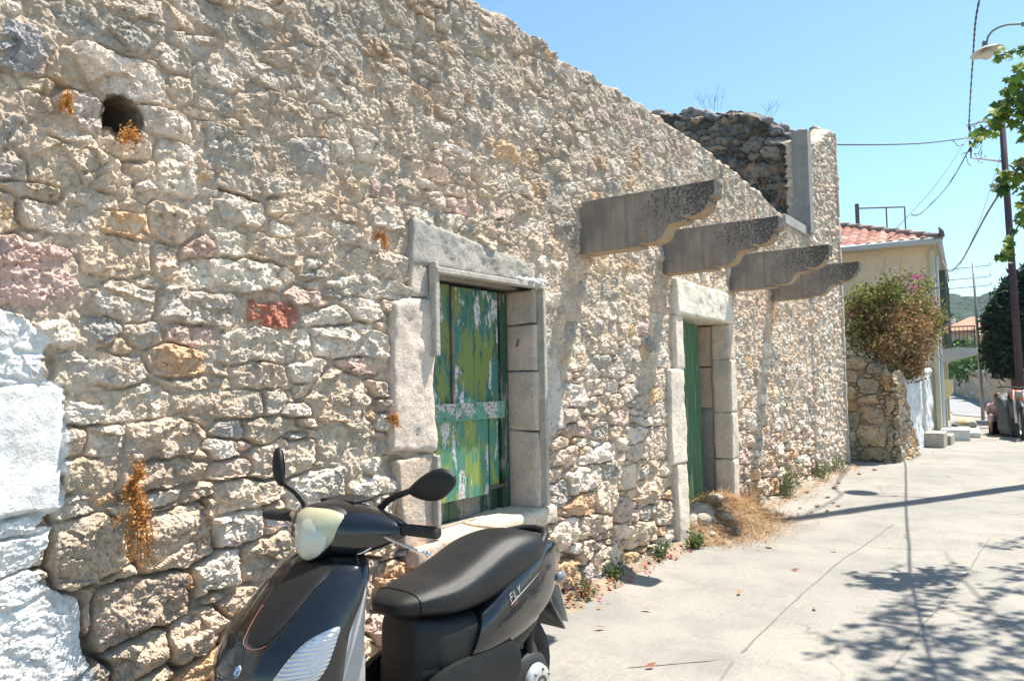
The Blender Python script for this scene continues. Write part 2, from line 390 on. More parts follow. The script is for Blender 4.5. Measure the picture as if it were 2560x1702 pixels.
    mm = np.maximum(sst(-0.003, 0.004, hm-(-jdp+(body+jdp)*inn)), sst(.010, -.004, e)*.8)
    return h, sid, mm, e
def stone_tint(stones, sid, mm, U, Z, seed, mort=MORT, var=0.10):
    g = np.random.default_rng(seed)
    pal = np.array([PAL[s[6]] for s in stones]); pal = pal*(1+g.normal(0, var, (len(pal), 1)))+g.normal(0, 0.006, (len(pal), 3))
    t = pal[sid]; m = mm[..., None]*0.92
    mo = np.array(mort)*(1+0.10*fbm(U*3, Z*3, 3, seed))[..., None]
    return np.clip(t*(1-m)+mo*m, 0.02, 0.9)
WY = 2.69
PXX = np.array([fw[:], rt[:], up[:]])
def wall_x(px, z=1.5):           # where along the facade an even spread of columns falls
    d = fw*1768.5+rt*(px-1179)
    return d.x*(WY/d.y)
M_wall = attrmat('rubble_masonry', n1=(7, 0.80, 1.18), n2=(38, 0.78, 1.2), bump=0.75, bscale=95, bdist=0.006,
                 grey=(3.2, 0.50, 0.66, (0.34, 0.32, 0.285), 0.5), stain=(4.3, 0.56, 0.72, (0.52, 0.34, 0.19), 0.5), coarse=(26, .017))
M_ash = attrmat('dressed_limestone', n1=(4, 0.9, 1.1), n2=(45, 0.84, 1.14), bump=0.6, bscale=70, bdist=0.006,
                grey=(3.1, 0.50, 0.70, (0.36, 0.355, 0.34), 0.55), stain=(3.7, 0.58, 0.75, (0.52, 0.38, 0.24), 0.5), coarse=(40, .018))
def top_main(x):
    return np.interp(x, [-3, 3.6, 6.3, 8.3, 9.56, 10.2, 11.2], [3.75, 3.76, 3.80, 3.71, 3.60, 3.53, 3.47])
def jd_main(U, Z):
    low = np.clip((1.15-Z)/0.9, 0, 1); left = np.clip((2.2-Z)/1.0, 0, 1)*np.clip((5-U)/4, 0, 1)
    return 0.024+0.048*low+0.008*left+0.01*fbm(U*1.1, Z*1.1, 2, 77)
def sizes_main(x, z, f, g):
    big = 0.135 if z < 1.0 else (0.115 if z < 2.3 else 0.10)
    if x > 8: big *= 0.85
    lo = big*(0.95-0.80*min(1, f*1.25)); return g.uniform(lo, lo*1.5)+0.012
WIN = (3.10, 4.09, 0.66, 2.02); DOOR = (6.48, 7.72, -0.1, 1.97)
extra = [(6.33, 3.38, 0.055, 0.26, 0, 1.1, 'g'), (7.70, 3.35, 0.055, 0.30, 0, 1.1, 'g'), (9.6, 1.15, 0.11, 0.16, 0.3, .5, 'w'), (5.62, 2.21, 0.28, 0.05, 0, .8, 'w'),
         (1.06, 1.26, 0.175, 0.205, 0, 0.9, 'w'), (0.75, 1.26, 0.12, 0.205, 0, 0.8, 'w'), (1.08, 0.62, 0.24, 0.16, 0, 1.0, 'w'), (1.02, 0.95, 0.19, 0.05, 0, 1.1, 'w'), (1.02, 0.83, 0.15, 0.045, 0, 1.1, 'w'),
         (4.28, 1.62, 0.12, 0.18, 0.1, .5, 'w'), (4.30, 1.22, 0.13, 0.14, 0, .5, 'w'), (4.38, 1.40, 0.06, 0.10, -.4, .6, 'g'), (7.5, .0, .01, .01, 0, 1, 'w')]
STN = scatter(list(HAND)+extra, -1.6, 11.3, -0.05, lambda x: float(top_main(x))+.04, sizes_main, 5, tries=26000, avoid=[(2.8, 4.16, .62, 2.3), (6.22, 7.9, -.1, 2.3)])
px = np.arange(-130, 1895, 2.15)
xs = np.array([wall_x(p) for p in px]); xs = xs[(xs > 0.75) & (xs < 11.2)]
xs = np.r_[np.arange(-1.5, xs[0]-0.008, 0.012), xs, 11.2]
NR = 760
tt = np.linspace(0, 1, NR)
U = np.repeat(xs[None, :], NR, 0)
ragged = 0.05*fbm(xs*3.1, xs*0, 3, 61)+0.045*(vn(xs*9, xs*0, 62)-.5)+0.02*fbm(xs*25, xs*0, 2, 63)
TOP = top_main(xs)+ragged
Zg = -0.08+tt[:, None]*(TOP[None, :]+0.08)
h, sid, mm, ed = stone_field(U, Zg, STN, seed=4, jd=jd_main, base=0.012, rough=1.0, facet=0.45, sb=lambda a, b: 0.30*sst(1.1, 2.3, b+.5*fbm(a*.8, b*.8, 2, 91))+.16*sst(5.0, 6.5, a)*sst(.5, 1.0, b)-.07)
# the putlog hole high on the left, a few open joints
def pit(cx, cz, a, b, depth, rot=0.0, p=3, sk=0.0):
    global h
    x = (U-cx)*cos(rot)+(Zg-cz)*sin(rot); z = (Zg-cz)*cos(rot)-(U-cx)*sin(rot); x = x+sk*z
    q = (np.abs(x/a)**p+np.abs(z/b)**p)**(1/p)+0.22*fbm(U*26, Zg*26, 3, 90)
    h = h*sst(.9, 1.05, q)-depth*(1-sst(0.86, 1.06, q))
pit(1.435, 2.428, 0.062, 0.062, 0.85, -0.30, 5, .35)
pit(1.93, 2.235, 0.10, 0.010, 0.06, -.1); pit(8.62, 1.42, .05, .10, .14); pit(9.35, 2.1, .03, .02, .05)

# lime-washed masonry at the near end, and the splash of lime along the foot
zx = [0, .48, .76, .81, .84, .90, 1.01, 1.02, 1.08, 1.46, 1.50, 1.55, 1.62, 1.68, 1.72, 1.78]
xx = [1.36, 1.34, 1.30, 1.22, 1.16, 1.16, 1.23, 1.16, 1.245, 1.245, 1.17, 1.15, 1.20, 1.13, 1.02, 0.2]
lim = np.interp(Zg, zx, xx)+0.03*fbm(U*9, Zg*9, 3, 70)+0.012*fbm(U*40, Zg*40, 2, 71)
wmask = sst(0.006, -0.006, U-lim)*sst(1.80, 1.74, Zg)
foot = sst(0.10, 0.04, Zg+0.07*fbm(U*4, Zg*4, 3, 73))*sst(4, 4.6, U)*sst(0.42, 0.55, vn(U*2.3, Zg*3, 74))
smooth_h = 0.016+0.014*fbm(U*7, Zg*7, 3, 75)+0.004*fbm(U*30, Zg*30, 2, 79)
blockm = sst(0.028, 0.0, np.abs(Zg-1.265+.012*fbm(U*6, Zg*6, 3, 92))-0.185)*sst(.016, -.012, U-1.228+.014*fbm(U*7, Zg*9, 3, 93))
h = h*(1-wmask*0.62)+smooth_h*wmask*0.62
h = h*(1-blockm)+(0.026+0.014*fbm(U*5, Zg*6, 4, 76)-0.006*Zg)*blockm
tint = stone_tint(STN, sid, mm, U, Zg, 12)
hole_ = sst(1.05, .9, np.hypot((U-1.437)/.082, (Zg-2.428)/.082)+0*U)[..., None]; tint = tint*(1-hole_)+np.array((.16, .125, .09))*hole_  # inside of the hole darkened in colour to read as deep shade
up_ = sst(2.2, 3.6, Zg+0.35*fbm(U*1.3, Zg*1.3, 3, 81))[..., None]          # the upper courses have weathered greyer
h = np.where(h > -.1, h*(1-.22*up_[..., 0])*(1-.20*sst(3.8, 5.2, U)*sst(.4, .9, Zg)), h)
tint = tint*(1-0.48*up_)+np.array((0.33, 0.295, 0.25))*0.48*up_
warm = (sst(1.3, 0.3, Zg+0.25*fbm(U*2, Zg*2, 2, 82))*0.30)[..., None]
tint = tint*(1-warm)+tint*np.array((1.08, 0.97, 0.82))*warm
wm_ = np.maximum(wmask*(1-0.25*sst(.62, .8, vn(U*30, Zg*30, 78))), foot)[..., None]
tint = tint*(1-wm_)+np.array((0.90, 0.90, 0.89))*wm_
TB = sst(0.10, 0.0, TOP[None, :]-Zg)
Yg = WY-h+0.16*TB**2
Zg2 = Zg.copy()
V = np.stack([U, Yg, Zg2], -1).reshape(-1, 3)
uc = (U[:-1, :-1]+U[1:, 1:])/2; zc = (Zg[:-1, :-1]+Zg[1:, 1:])/2
keep = ~(((uc > WIN[0]-.05) & (uc < WIN[1]+.05) & (zc > WIN[2]-.04) & (zc < WIN[3]+.05)) | ((uc > DOOR[0]-.05) & (uc < DOOR[1]+.05) & (zc < DOOR[3]+.08)))
FF = gridfaces(NR, len(xs), keep)
base_root = empty('ruined_stone_house', (6.0, WY, 0), 0, 'long roofless rubble stone house with green shuttered window and four concrete beams', 'stone house')
wall_o = np_mesh('wall', V, FF, M_wall, base_root, False, tint.reshape(-1, 3))
# thickness of the wall behind the face, left open at window and door
core = MB(); core.col = (0.40, 0.36, 0.30)
def seg(x0, x1, z0, z1, y0=WY+.13, y1=WY+.62): core.box(((x0+x1)/2, (y0+y1)/2, (z0+z1)/2), (x1-x0, y1-y0, z1-z0))
seg(-1.5, 1.33, -.1, 3.68); seg(1.33, 1.56, -.1, 2.30); seg(1.33, 1.56, 2.58, 3.68); seg(1.56, WIN[0]-.02, -.1, 3.68)
seg(WIN[0]-.02, WIN[1]+.02, -.1, WIN[2]-.02); seg(WIN[0]-.02, WIN[1]+.02, WIN[3]+.02, 3.68); seg(WIN[1]+.02, DOOR[0]-.02, -.1, 3.70)
seg(DOOR[0]-.02, DOOR[1]+.35, DOOR[3]+.02, 3.62); seg(DOOR[1]+.35, 10.0, -.1, 3.50); seg(10.0, 11.15, -.1, 3.36)
for x0, x1, z0, z1 in ((WIN[0]-.02, WIN[1]+.02, WIN[2]-.02, WIN[3]+.02),): seg(x0, x1, z0, z1, WY+.40, WY+.62)
core.build('wall_core', M_ash, base_root, attr='tint')
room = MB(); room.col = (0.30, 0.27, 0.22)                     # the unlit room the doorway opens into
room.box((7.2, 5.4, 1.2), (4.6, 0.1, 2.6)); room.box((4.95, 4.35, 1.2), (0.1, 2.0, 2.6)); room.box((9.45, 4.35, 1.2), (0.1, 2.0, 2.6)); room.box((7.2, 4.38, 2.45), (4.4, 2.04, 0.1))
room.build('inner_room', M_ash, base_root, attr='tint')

def rough_block(mb, corners, y0, y1, res=0.018, rad=0.012, amp=0.006, seed=0, col=(0.56, 0.52, 0.45), wob=0.012):
    """dressed stone: four corners in (x,z), bl br tr tl, between y0 (front) and y1"""
    bl, br, tr, tl = [np.array(c, float) for c in corners]
    wd = max(np.linalg.norm(br-bl), .01); ht = np.linalg.norm(tl-bl); dp = abs(y1-y0)
    na = max(2, int(wd/res)); nb = max(2, int(ht/res)); nc = max(2, int(dp/res/1.5))
    def face(ax, val, n1, n2):
        a = np.linspace(0, 1, n1+1); b = np.linspace(0, 1, n2+1); A, B = np.meshgrid(a, b)
        P = np.zeros(A.shape+(3,)); o = [k for k in range(3) if k != ax]
        P[..., ax] = val; P[..., o[0]] = A; P[..., o[1]] = B; return P
    for ax, n1, n2 in ((0, nb, nc), (1, na, nc), (2, na, nb)):
        for val in (0, 1):
            P = face(ax, val, n1, n2); s_, t_, d_ = P[..., 0], P[..., 1], P[..., 2]
            # round the edges in metric space
            q = np.stack([s_*wd, t_*ht, d_*dp], -1); size = np.array([wd, ht, dp]); r_ = min(rad, wd/3, ht/3, dp/3)
            inner = np.clip(q, r_, size-r_); dv = q-inner; ln = np.linalg.norm(dv, axis=-1, keepdims=True)
            q2 = inner+dv/np.maximum(ln, 1e-9)*r_; nv = dv/np.maximum(ln, 1e-9)
            X = q[..., 0]+seed*1.7; Zz = q[..., 1]+q[..., 2]*.7
            nz = amp*(fbm(X*16, Zz*16, 4, seed)+0.8*(ridg(X*30, Zz*30, 2, seed+3)-.5))+wob*fbm(X*4, Zz*4, 2, seed+8)
            q2 = q2+nv*nz[..., None]
            s2, t2, d2_ = q2[..., 0:1]/wd, q2[..., 1:2]/ht, q2[..., 2]
            XZ = (bl*(1-s2)+br*s2)*(1-t2)+(tl*(1-s2)+tr*s2)*t2
            Vv = np.stack([XZ[..., 0], y0+d2_*(1 if y1 > y0 else -1), XZ[..., 1]], -1)
            r0, c0 = Vv.shape[:2]; F = gridfaces(r0, c0)
            mb.add([tuple(v) for v in Vv.reshape(-1, 3)], [tuple(int(k) for k in f) for f in F], col)
def stone_part(name, corners, y0, y1, parent, **k):
    mb = MB(); rough_block(mb, corners, y0, y1, **k)
    return mb.build(name, M_ash, parent, smooth=True, attr='tint', sub=0, fixn=True)
def weld(o):
    import bmesh
    bm = bmesh.new(); bm.from_mesh(o.data); bmesh.ops.remove_doubles(bm, verts=bm.verts, dist=2e-4); bmesh.ops.recalc_face_normals(bm, faces=bm.faces); bm.to_mesh(o.data); bm.free()
def sp(*a, **k):
    o = stone_part(*a, **k); weld(o); return o
# ---- window surround
WF = WY-0.035
win = empty('window', (3.6, WY, WIN[2])); win.parent = base_root; win.matrix_parent_inverse = wm(base_root).inverted()
c_l = (0.60, 0.54, 0.475)
sp('jamb_stone', ((2.78, 1.11), (3.11, 1.09), (3.10, 1.90), (2.80, 1.86)), WY-.030, WY+.26, win, amp=0.011, seed=1, col=(0.813, 0.668, 0.562), rad=.02)
sp('jamb_stone', ((2.86, 0.62), (3.11, 0.60), (3.11, 1.085), (2.82, 1.07)), WF+.012, WY+.26, win, seed=2, col=(0.759, 0.586, 0.449))
sp('jamb_stone', ((2.93, 1.90), (3.09, 1.905), (3.09, 2.06), (2.94, 2.10)), WF+.014, WY+.26, win, seed=3, col=(0.678, 0.574, 0.474))
zz = [0.645, 1.13, 1.51, 1.81, 2.03]
for k in range(4):
    sp('jamb_stone', ((4.085, zz[k]+.0012), (4.20+.02*(k % 2), zz[k]+.0012), (4.20+.02*(k % 2), zz[k+1]-.0012), (4.085, zz[k+1]-.0012)), WF+.008, WY+.24, win, amp=.004, seed=5+k, col=(0.787, 0.648, 0.540), rad=.007)
sp('jamb_stone', ((4.215, 1.13), (4.47, 1.125), (4.385, 1.52), (4.215, 1.50)), WF+.022, WY+.1, win, amp=.006, seed=12, col=(0.746, 0.662, 0.581))
sp('jamb_stone', ((4.215, 1.51), (4.38, 1.53), (4.33, 1.78), (4.215, 1.76)), WF+.026, WY+.1, win, amp=.008, seed=13, col=(0.704, 0.624, 0.533))
sp('window_lintel', ((2.93, 2.065), (4.12, 2.07), (4.06, 2.19), (2.96, 2.315)), WY-.022, WY+.3, win, amp=.009, seed=20, col=(0.45, 0.42, 0.38), rad=.014, wob=.006)
sp('sill_stone', ((2.88, 0.53), (3.52, 0.53), (3.51, 0.632), (2.90, 0.628)), WF-.045, WY+.27, win, amp=.007, seed=30, col=(0.772, 0.574, 0.439), rad=.02)
sp('sill_stone', ((3.53, 0.535), (4.24, 0.545), (4.22, 0.655), (3.525, 0.64)), WF-.05, WY+.27, win, amp=.007, seed=31, col=(0.813, 0.662, 0.509), rad=.02)
M_cem = plain('cement_render', (0.50, 0.46, 0.40), 0.9, dirt=(0.36, 0.33, 0.28), dscale=14, bump=.5, bscale=60)
for c_, s_ in (((3.085, WF-.012, 1.84), (0.035, 0.05, 0.50)), ((3.60, WF-.022, 2.045), (1.06, 0.055, 0.032)), ((4.13, WF-.014, 1.345), (0.036, 0.05, 1.37)), ((3.095, WF-.0, 0.86), (0.03, 0.04, 0.42))):
    fr = MB(); fr.box(c_, s_); fr.build('render_edge', M_cem, win, bevel=.006)

lump = MB()
for k in range(9):
    lump.blob((3.86+.035*k, WF-.03+R.uniform(-.01, .01), 2.068+R.uniform(-.012, .012)), (.035, .022, .018), 8, 6, .3, seed=k)
lump.build('cement_lump', plain('pale_cement', (0.6, 0.58, 0.54), .9, bump=.5), win, smooth=True)
ring = MB(); ring.tube([(4.078, WY+.10, 1.70), (4.058, WY+.085, 1.715), (4.05, WY+.09, 1.69), (4.058, WY+.10, 1.67), (4.078, WY+.105, 1.685)], .005, 6)
ring.build('iron_ring', plain('rusty_iron', (0.16, 0.09, 0.055), .8), win, smooth=True)

# ---- shutters : peeling paint made of wood, undercoat and two greens
def peel(name, greens, undercoat, wood, seed=0.0, amount=0.5, vscale=(7, 7, 1.6), dark=None):
    m, N, L, b = newmat(name)
    b.inputs['Roughness'].default_value = .62
    tc = N.new('ShaderNodeTexCoord'); mp = N.new('ShaderNodeMapping'); mp.inputs['Scale'].default_value = vscale; mp.inputs['Location'].default_value = (seed, seed*2, seed*.7)
    L.new(tc.outputs['Object'], mp.inputs[0])
    def nz(scale, src, det=6, rg=.6):
        n = N.new('ShaderNodeTexNoise'); n.inputs['Scale'].default_value = scale; n.inputs['Detail'].default_value = det; n.inputs['Roughness'].default_value = rg; L.new(src, n.inputs['Vector']); return n
    def step(src, a, w=.012):
        r = N.new('ShaderNodeMapRange'); r.inputs[1].default_value = a-w; r.inputs[2].default_value = a+w; L.new(src, r.inputs[0]); return r.outputs[0]
    def mix(f, a, bb):
        x = N.new('ShaderNodeMix'); x.data_type = 'RGBA'; L.new(f, x.inputs[0])
        for s_, i in ((a, 6), (bb, 7)):
            if isinstance(s_, tuple): x.inputs[i].default_value = c4(s_)
            else: L.new(s_, x.inputs[i])
        return x.outputs[2]
    n1 = nz(1.0, mp.outputs[0], 8, .68); n2 = nz(.8, mp.outputs[0], 7, .66); n2.inputs['Distortion'].default_value = .3
    n3 = nz(60, tc.outputs['Object'], 3)
    gr = mix(step(n1.outputs['Fac'], .50, .035), greens[0], greens[1])
    if len(greens) > 2: gr = mix(step(nz(1.4, mp.outputs[0], 8, .7).outputs['Fac'], .58, .03), gr, greens[2])
    wv = N.new('ShaderNodeTexNoise'); wv.inputs['Scale'].default_value = 1; mp2 = N.new('ShaderNodeMapping'); mp2.inputs['Scale'].default_value = (90, 90, 3); L.new(tc.outputs['Object'], mp2.inputs[0]); L.new(mp2.outputs[0], wv.inputs['Vector'])
    wd = mix(wv.outputs['Fac'], tuple(k*.6 for k in wood), tuple(k*1.25 for k in wood))
    bare = mix(step(n3.outputs['Fac'], .55, .08), undercoat, wd)
    m1 = step(n2.outputs['Fac'], 1-amount*.9+.05, .008)
    col = mix(m1, gr, bare)
    if dark: col = mix(step(nz(1.1, mp.outputs[0], 6).outputs['Fac'], .60, .05), col, dark)
    L.new(col, b.inputs['Base Color'])
    ad = N.new('ShaderNodeMath'); ad.operation = 'MULTIPLY_ADD'; ad.inputs[1].default_value = -.6; L.new(m1, ad.inputs[0]); L.new(wv.outputs['Fac'], ad.inputs[2])
    bp = N.new('ShaderNodeBump'); bp.inputs['Strength'].default_value = .6; bp.inputs['Distance'].default_value = .004; L.new(ad.outputs[0], bp.inputs['Height']); L.new(bp.outputs[0], b.inputs['Normal'])
    return m
G_teal = (0.03, 0.15, 0.125); G_lime = (0.17, 0.215, 0.045); G_dk = (0.022, 0.085, 0.05); WHT = (0.56, 0.56, 0.56); WOOD = (0.27, 0.235, 0.20)
M_sh1 = peel('peeling_green_paint', (G_teal, G_lime, G_dk), WHT, WOOD, 1.3, .525, (12, 12, 4.2))
M_sh2 = peel('peeling_yellow_green_paint', ((0.06, 0.215, 0.145), (0.235, 0.29, 0.055)), WHT, WOOD, 5.1, .535, (11, 11, 3.4))
M_sh3 = peel('worn_dark_green_paint', ((0.02, 0.06, 0.03), (0.03, 0.08, 0.035)), (0.2, 0.2, 0.18), (0.16, 0.14, 0.11), 8.2, .60)
M_bar = peel('pale_green_paint', ((0.12, 0.30, 0.21), (0.10, 0.25, 0.175)), (0.52, 0.52, 0.50), (0.20, 0.10, 0.05), 3.7, .56, (9, 9, 9))
M_door = peel('green_door_paint', ((0.055, 0.155, 0.06), (0.038, 0.115, 0.045)), (0.24, 0.31, 0.21), (0.14, 0.15, 0.11), 2.2, .52, (26, 26, 2.0), dark=(0.015, 0.06, 0.025))
M_dark = plain('dark_wood_gap', (0.03, 0.028, 0.022), .9)
SY = WY+.165
def boards(name, x0, x1, z0, z1, y, th, n, mat, parent, jit=.006, widths=None):
    mb = MB(); w = (x1-x0)/n; cuts = [x0+w*k+(R.uniform(-.2, .2)*w if 0 < k < n else 0) for k in range(n+1)]
    for a, b_ in zip(cuts[:-1], cuts[1:]):
        zb = z0+R.uniform(0, jit); zt = z1-R.uniform(0, jit)
        mb.box(((a+b_)/2, y+R.uniform(-.002, .002), (zb+zt)/2), (b_-a-.004, th, zt-zb))
    return mb.build(name, mat, parent, bevel=.002)
boards('shutter', 3.03, 3.46, 1.25, 2.02, SY+.004, .022, 2, M_sh1, win)
boards('shutter', 3.475, 3.93, 1.27, 2.015, SY, .022, 2, M_sh1, win)
st_ = MB(); st_.box((3.468, SY-.016, 1.64), (.018, .016, .74)); st_.build('shutter_strip', plain('grey_wood', (0.22, 0.19, 0.165), .85, dirt=(0.1, 0.09, 0.08)), win, bevel=.002)
boards('back_boards', 3.04, 4.08, 0.64, 2.03, SY+.05, .02, 7, M_sh3, win, .01)
boards('lower_board', 3.06, 3.30, 0.78, 1.27, SY-.004, .018, 1, M_sh2, win)
boards('lower_board', 3.305, 3.80, 0.765, 1.27, SY-.008, .02, 2, M_sh2, win)
boards('lower_board', 3.83, 3.93, 0.80, 1.29, SY+.01, .02, 1, M_sh2, win)
brd = MB(); brd.box((3.485, SY-.028, 1.275), (.93, .022, .105)); brd.build('cross_board', M_bar, win, bevel=.003)
M_rust = plain('rust', (0.20, 0.075, 0.03), .9)
for k in range(7):
    for dz in (-.032, .034): nl = MB(); nl.lathe([(0, -.004), (.006, -.003), (.007, 0)], (3.10+.135*k+R.uniform(-.01, .01), SY-.040, 1.275+dz), 'Y', 8); nl.build('nail', M_rust, win, smooth=True)
M_hin = plain('hinge_iron', (0.11, 0.09, 0.075), .6, .4)
hn = MB(); hn.box((3.16, SY-.026, 1.175), (.13, .012, .022)); hn.box((3.215, SY-.030, 1.178), (.022, .02, .034)); hn.build('latch', M_hin, win, bevel=.002)
hn = MB(); hn.box((3.89, SY-.012, .80), (.18, .01, .02)); hn.box((3.98, SY-.008, .805), (.03, .03, .05)); hn.build('hinge', M_hin, win, bevel=.002)
sm = MB(); sm.box((4.0, SY+.028, 1.33), (.055, .05, 1.36)); sm.box((4.055, SY+.04, 1.33), (.03, .05, 1.36)); sm.build('window_post', M_sh3, win, bevel=.003)

# ---- door
door = empty('doorway', (7.0, WY, 0)); door.parent = base_root; door.matrix_parent_inverse = wm(base_root).inverted()
sp('door_lintel', ((6.34, 2.005), (7.80, 1.985), (7.78, 2.285), (6.33, 2.33)), WF-.015, WY+.36, door, amp=.008, seed=40, col=(0.834, 0.773, 0.663), rad=.02)
zz = [-0.05, 0.70, 1.52, 2.0]; xl = [6.25, 6.16, 6.30]
for k in range(3): sp('jamb_stone', ((xl[k], zz[k]+.0012), (6.485, zz[k]+.0012), (6.485, zz[k+1]-.0012), (xl[k]+.01, zz[k+1]-.0012)), WF-.005, WY+.3, door, amp=.005, seed=44+k, col=(0.834, 0.711, 0.593))
zz = [-0.05, 0.60, 1.08, 1.62, 1.985]; xr_ = [7.86, 7.90, 7.88, 7.84]
for k in range(4): sp('jamb_stone', ((7.715, zz[k]+.0012), (xr_[k], zz[k]+.0012), (xr_[k]+.01, zz[k+1]-.0012), (7.715, zz[k+1]-.0012)), WF+.004, WY+.17, door, amp=.005, seed=50+k, col=(0.813, 0.680, 0.550))
zz = [-0.05, 1.12, 1.55, 1.97]
for k in range(3): sp('jamb_stone', ((7.735, zz[k]+.003), (8.05, zz[k]+.003), (8.05, zz[k+1]-.003), (7.735, zz[k+1]-.003)), WY+.172, WY+.5, door, amp=.006, seed=60+k, col=(0.678, 0.524, 0.379) if k else (0.36, 0.34, 0.31))
lf = MB()
for k in range(3):
    a = 6.30+k*.42; lf.box((a+.21, 2.93, 1.04), (.414, .035, 2.0))
# the leaf hangs out of plumb
leaf = lf.build('door_leaf', M_door, door, bevel=.004)
Mlean = Matrix.Translation((7.0, 0, 0)) @ Matrix.Rotation(radians(1.6), 4, 'Y').inverted() @ Matrix.Translation((-7.0, 0, 0))
leaf.data.transform(Mlean)
# ---- four shaped concrete beams
prof = [(0.35, 2.71), (0.35, 2.335), (0.0, 2.335), (-.455, 2.338), (-.46, 2.362), (-.53, 2.355), (-.585, 2.362), (-.625, 2.382), (-.645, 2.412), (-.66, 2.442), (-.69, 2.462), (-.745, 2.470), (-.785, 2.468), (-.79, 2.496), (-.84, 2.494), (-.895, 2.508), (-.935, 2.535), (-.955, 2.575), (-.957, 2.605), (-.99, 2.607), (-.995, 2.71)]
def conc_mat():
    m, N, L, b = newmat('stained_concrete'); b.inputs['Roughness'].default_value = .92; b.inputs['Specular IOR Level'].default_value = .2
    tc = N.new('ShaderNodeTexCoord')
    def nz(scale, mpS=(1, 1, 1), det=6, rg=.6):
        mp = N.new('ShaderNodeMapping'); mp.inputs['Scale'].default_value = mpS; L.new(tc.outputs['Object'], mp.inputs[0])
        n = N.new('ShaderNodeTexNoise'); n.inputs['Scale'].default_value = scale; n.inputs['Detail'].default_value = det; n.inputs['Roughness'].default_value = rg; L.new(mp.outputs[0], n.inputs['Vector']); return n.outputs['Fac']
    def ramp(src, els):
        r = N.new('ShaderNodeValToRGB'); e = r.color_ramp.elements
        e[0].position, e[0].color = els[0][0], c4(els[0][1]); e[1].position, e[1].color = els[-1][0], c4(els[-1][1])
        for p_, c_ in els[1:-1]: x = e.new(p_); x.color = c4(c_)
        L.new(src, r.inputs[0]); return r.outputs[0]
    def mix(f, a, bb, mode='MIX'):
        x = N.new('ShaderNodeMix'); x.data_type = 'RGBA'; x.blend_type = mode
        for s_, i in ((f, 0), (a, 6), (bb, 7)):
            if isinstance(s_, (tuple, float)): x.inputs[i].default_value = c4(s_) if isinstance(s_, tuple) else s_
            else: L.new(s_, x.inputs[i])
        return x.outputs[2]
    c = ramp(nz(3, (1, 1, 1)), [(0.35, (0.21, 0.178, 0.147)), (0.5, (0.305, 0.264, 0.222)), (0.68, (0.42, 0.36, 0.295))])
    c = mix(ramp(nz(9, (1, 2, .18)), [(0.4, (0, 0, 0)), (0.62, (.6, .6, .6))]), c, (0.15, 0.15, 0.15))
    sep = N.new('ShaderNodeSeparateXYZ'); L.new(tc.outputs['Object'], sep.inputs[0])
    # black lichen gathers on the outer end and the top edge
    me_ = N.new('ShaderNodeMath'); me_.operation = 'MULTIPLY_ADD'; me_.inputs[1].default_value = -0.32; me_.inputs[2].default_value = 0.04; L.new(sep.outputs['Y'], me_.inputs[0])
    mz = N.new('ShaderNodeMath'); mz.operation = 'MULTIPLY_ADD'; mz.inputs[1].default_value = 0.22; L.new(sep.outputs['Z'], mz.inputs[0]); L.new(me_.outputs[0], mz.inputs[2])
    ml = N.new('ShaderNodeMath'); ml.operation = 'ADD'; L.new(mz.outputs[0], ml.inputs[0]); L.new(nz(45, det=5, rg=.72), ml.inputs[1])
    c = mix(ramp(ml.outputs[0], [(0.82, (0, 0, 0)), (0.87, (.85, .85, .85))]), c, (0.075, 0.075, 0.07))
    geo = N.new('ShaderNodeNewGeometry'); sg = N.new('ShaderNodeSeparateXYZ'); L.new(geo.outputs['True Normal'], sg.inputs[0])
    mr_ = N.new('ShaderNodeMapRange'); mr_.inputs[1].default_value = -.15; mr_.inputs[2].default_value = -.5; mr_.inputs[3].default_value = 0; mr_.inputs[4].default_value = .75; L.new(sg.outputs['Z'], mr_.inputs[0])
    c = mix(mr_.outputs[0], c, (0.40, 0.29, 0.18))  # downward faces tinted ochre: golden bounce light painted in, along with stain
    c = mix(ramp(nz(7, det=4), [(0.68, (0, 0, 0)), (0.72, (.9, .9, .9))]), c, (0.36, 0.17, 0.06))
    L.new(c, b.inputs['Base Color'])
    bp = N.new('ShaderNodeBump'); bp.inputs['Strength'].default_value = .5; bp.inputs['Distance'].default_value = .006; L.new(nz(70, det=6, rg=.7), bp.inputs['Height']); L.new(bp.outputs[0], b.inputs['Normal'])
    return m
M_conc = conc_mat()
for i, (bx, lab) in enumerate(((4.73, None), (6.15, None), (7.86, None), (9.30, None))):
    mb = MB(); w = .155; pr = []
    for k in range(len(prof)):                      # subdivide the outline a little and wear it
        a, b_ = prof[k], prof[(k+1) % len(prof)]; n = max(1, int(sqrt((a[0]-b_[0])**2+(a[1]-b_[1])**2)/.03))
        for j in range(n): pr.append((a[0]+(b_[0]-a[0])*j/n, a[1]+(b_[1]-a[1])*j/n))
    rings = []
    for q in (0, .25, .5, .75, 1.0):
        rings.append([Vector((q*w+.004*float(fbm(y*7+i*5, z*7, 2, 5)), y+.003*float(fbm(y*20, z*20+q*3, 2, 6+i)), z-2.335+.003*float(fbm(y*22+i*7, q*2, 2, 7)))) for y, z in pr])
    mb.loft(rings)
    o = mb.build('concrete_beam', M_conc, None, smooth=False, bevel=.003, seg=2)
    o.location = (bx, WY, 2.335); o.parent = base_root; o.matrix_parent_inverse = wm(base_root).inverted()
    o.data.set_sharp_from_angle(angle=radians(35)) if hasattr(o.data, 'set_sharp_from_angle') else None
rb = MB(); rb.box((10.55, WY+.10, 3.44), (1.15, .26, .13), rot=Matrix.Rotation(radians(4.5), 3, 'Y').to_quaternion() if False else None)
rb.build('ring_beam', plain('pale_concrete', (0.40, 0.39, 0.37), .9, dirt=(0.26, 0.255, 0.25), dscale=6, bump=.4), base_root, bevel=.01)

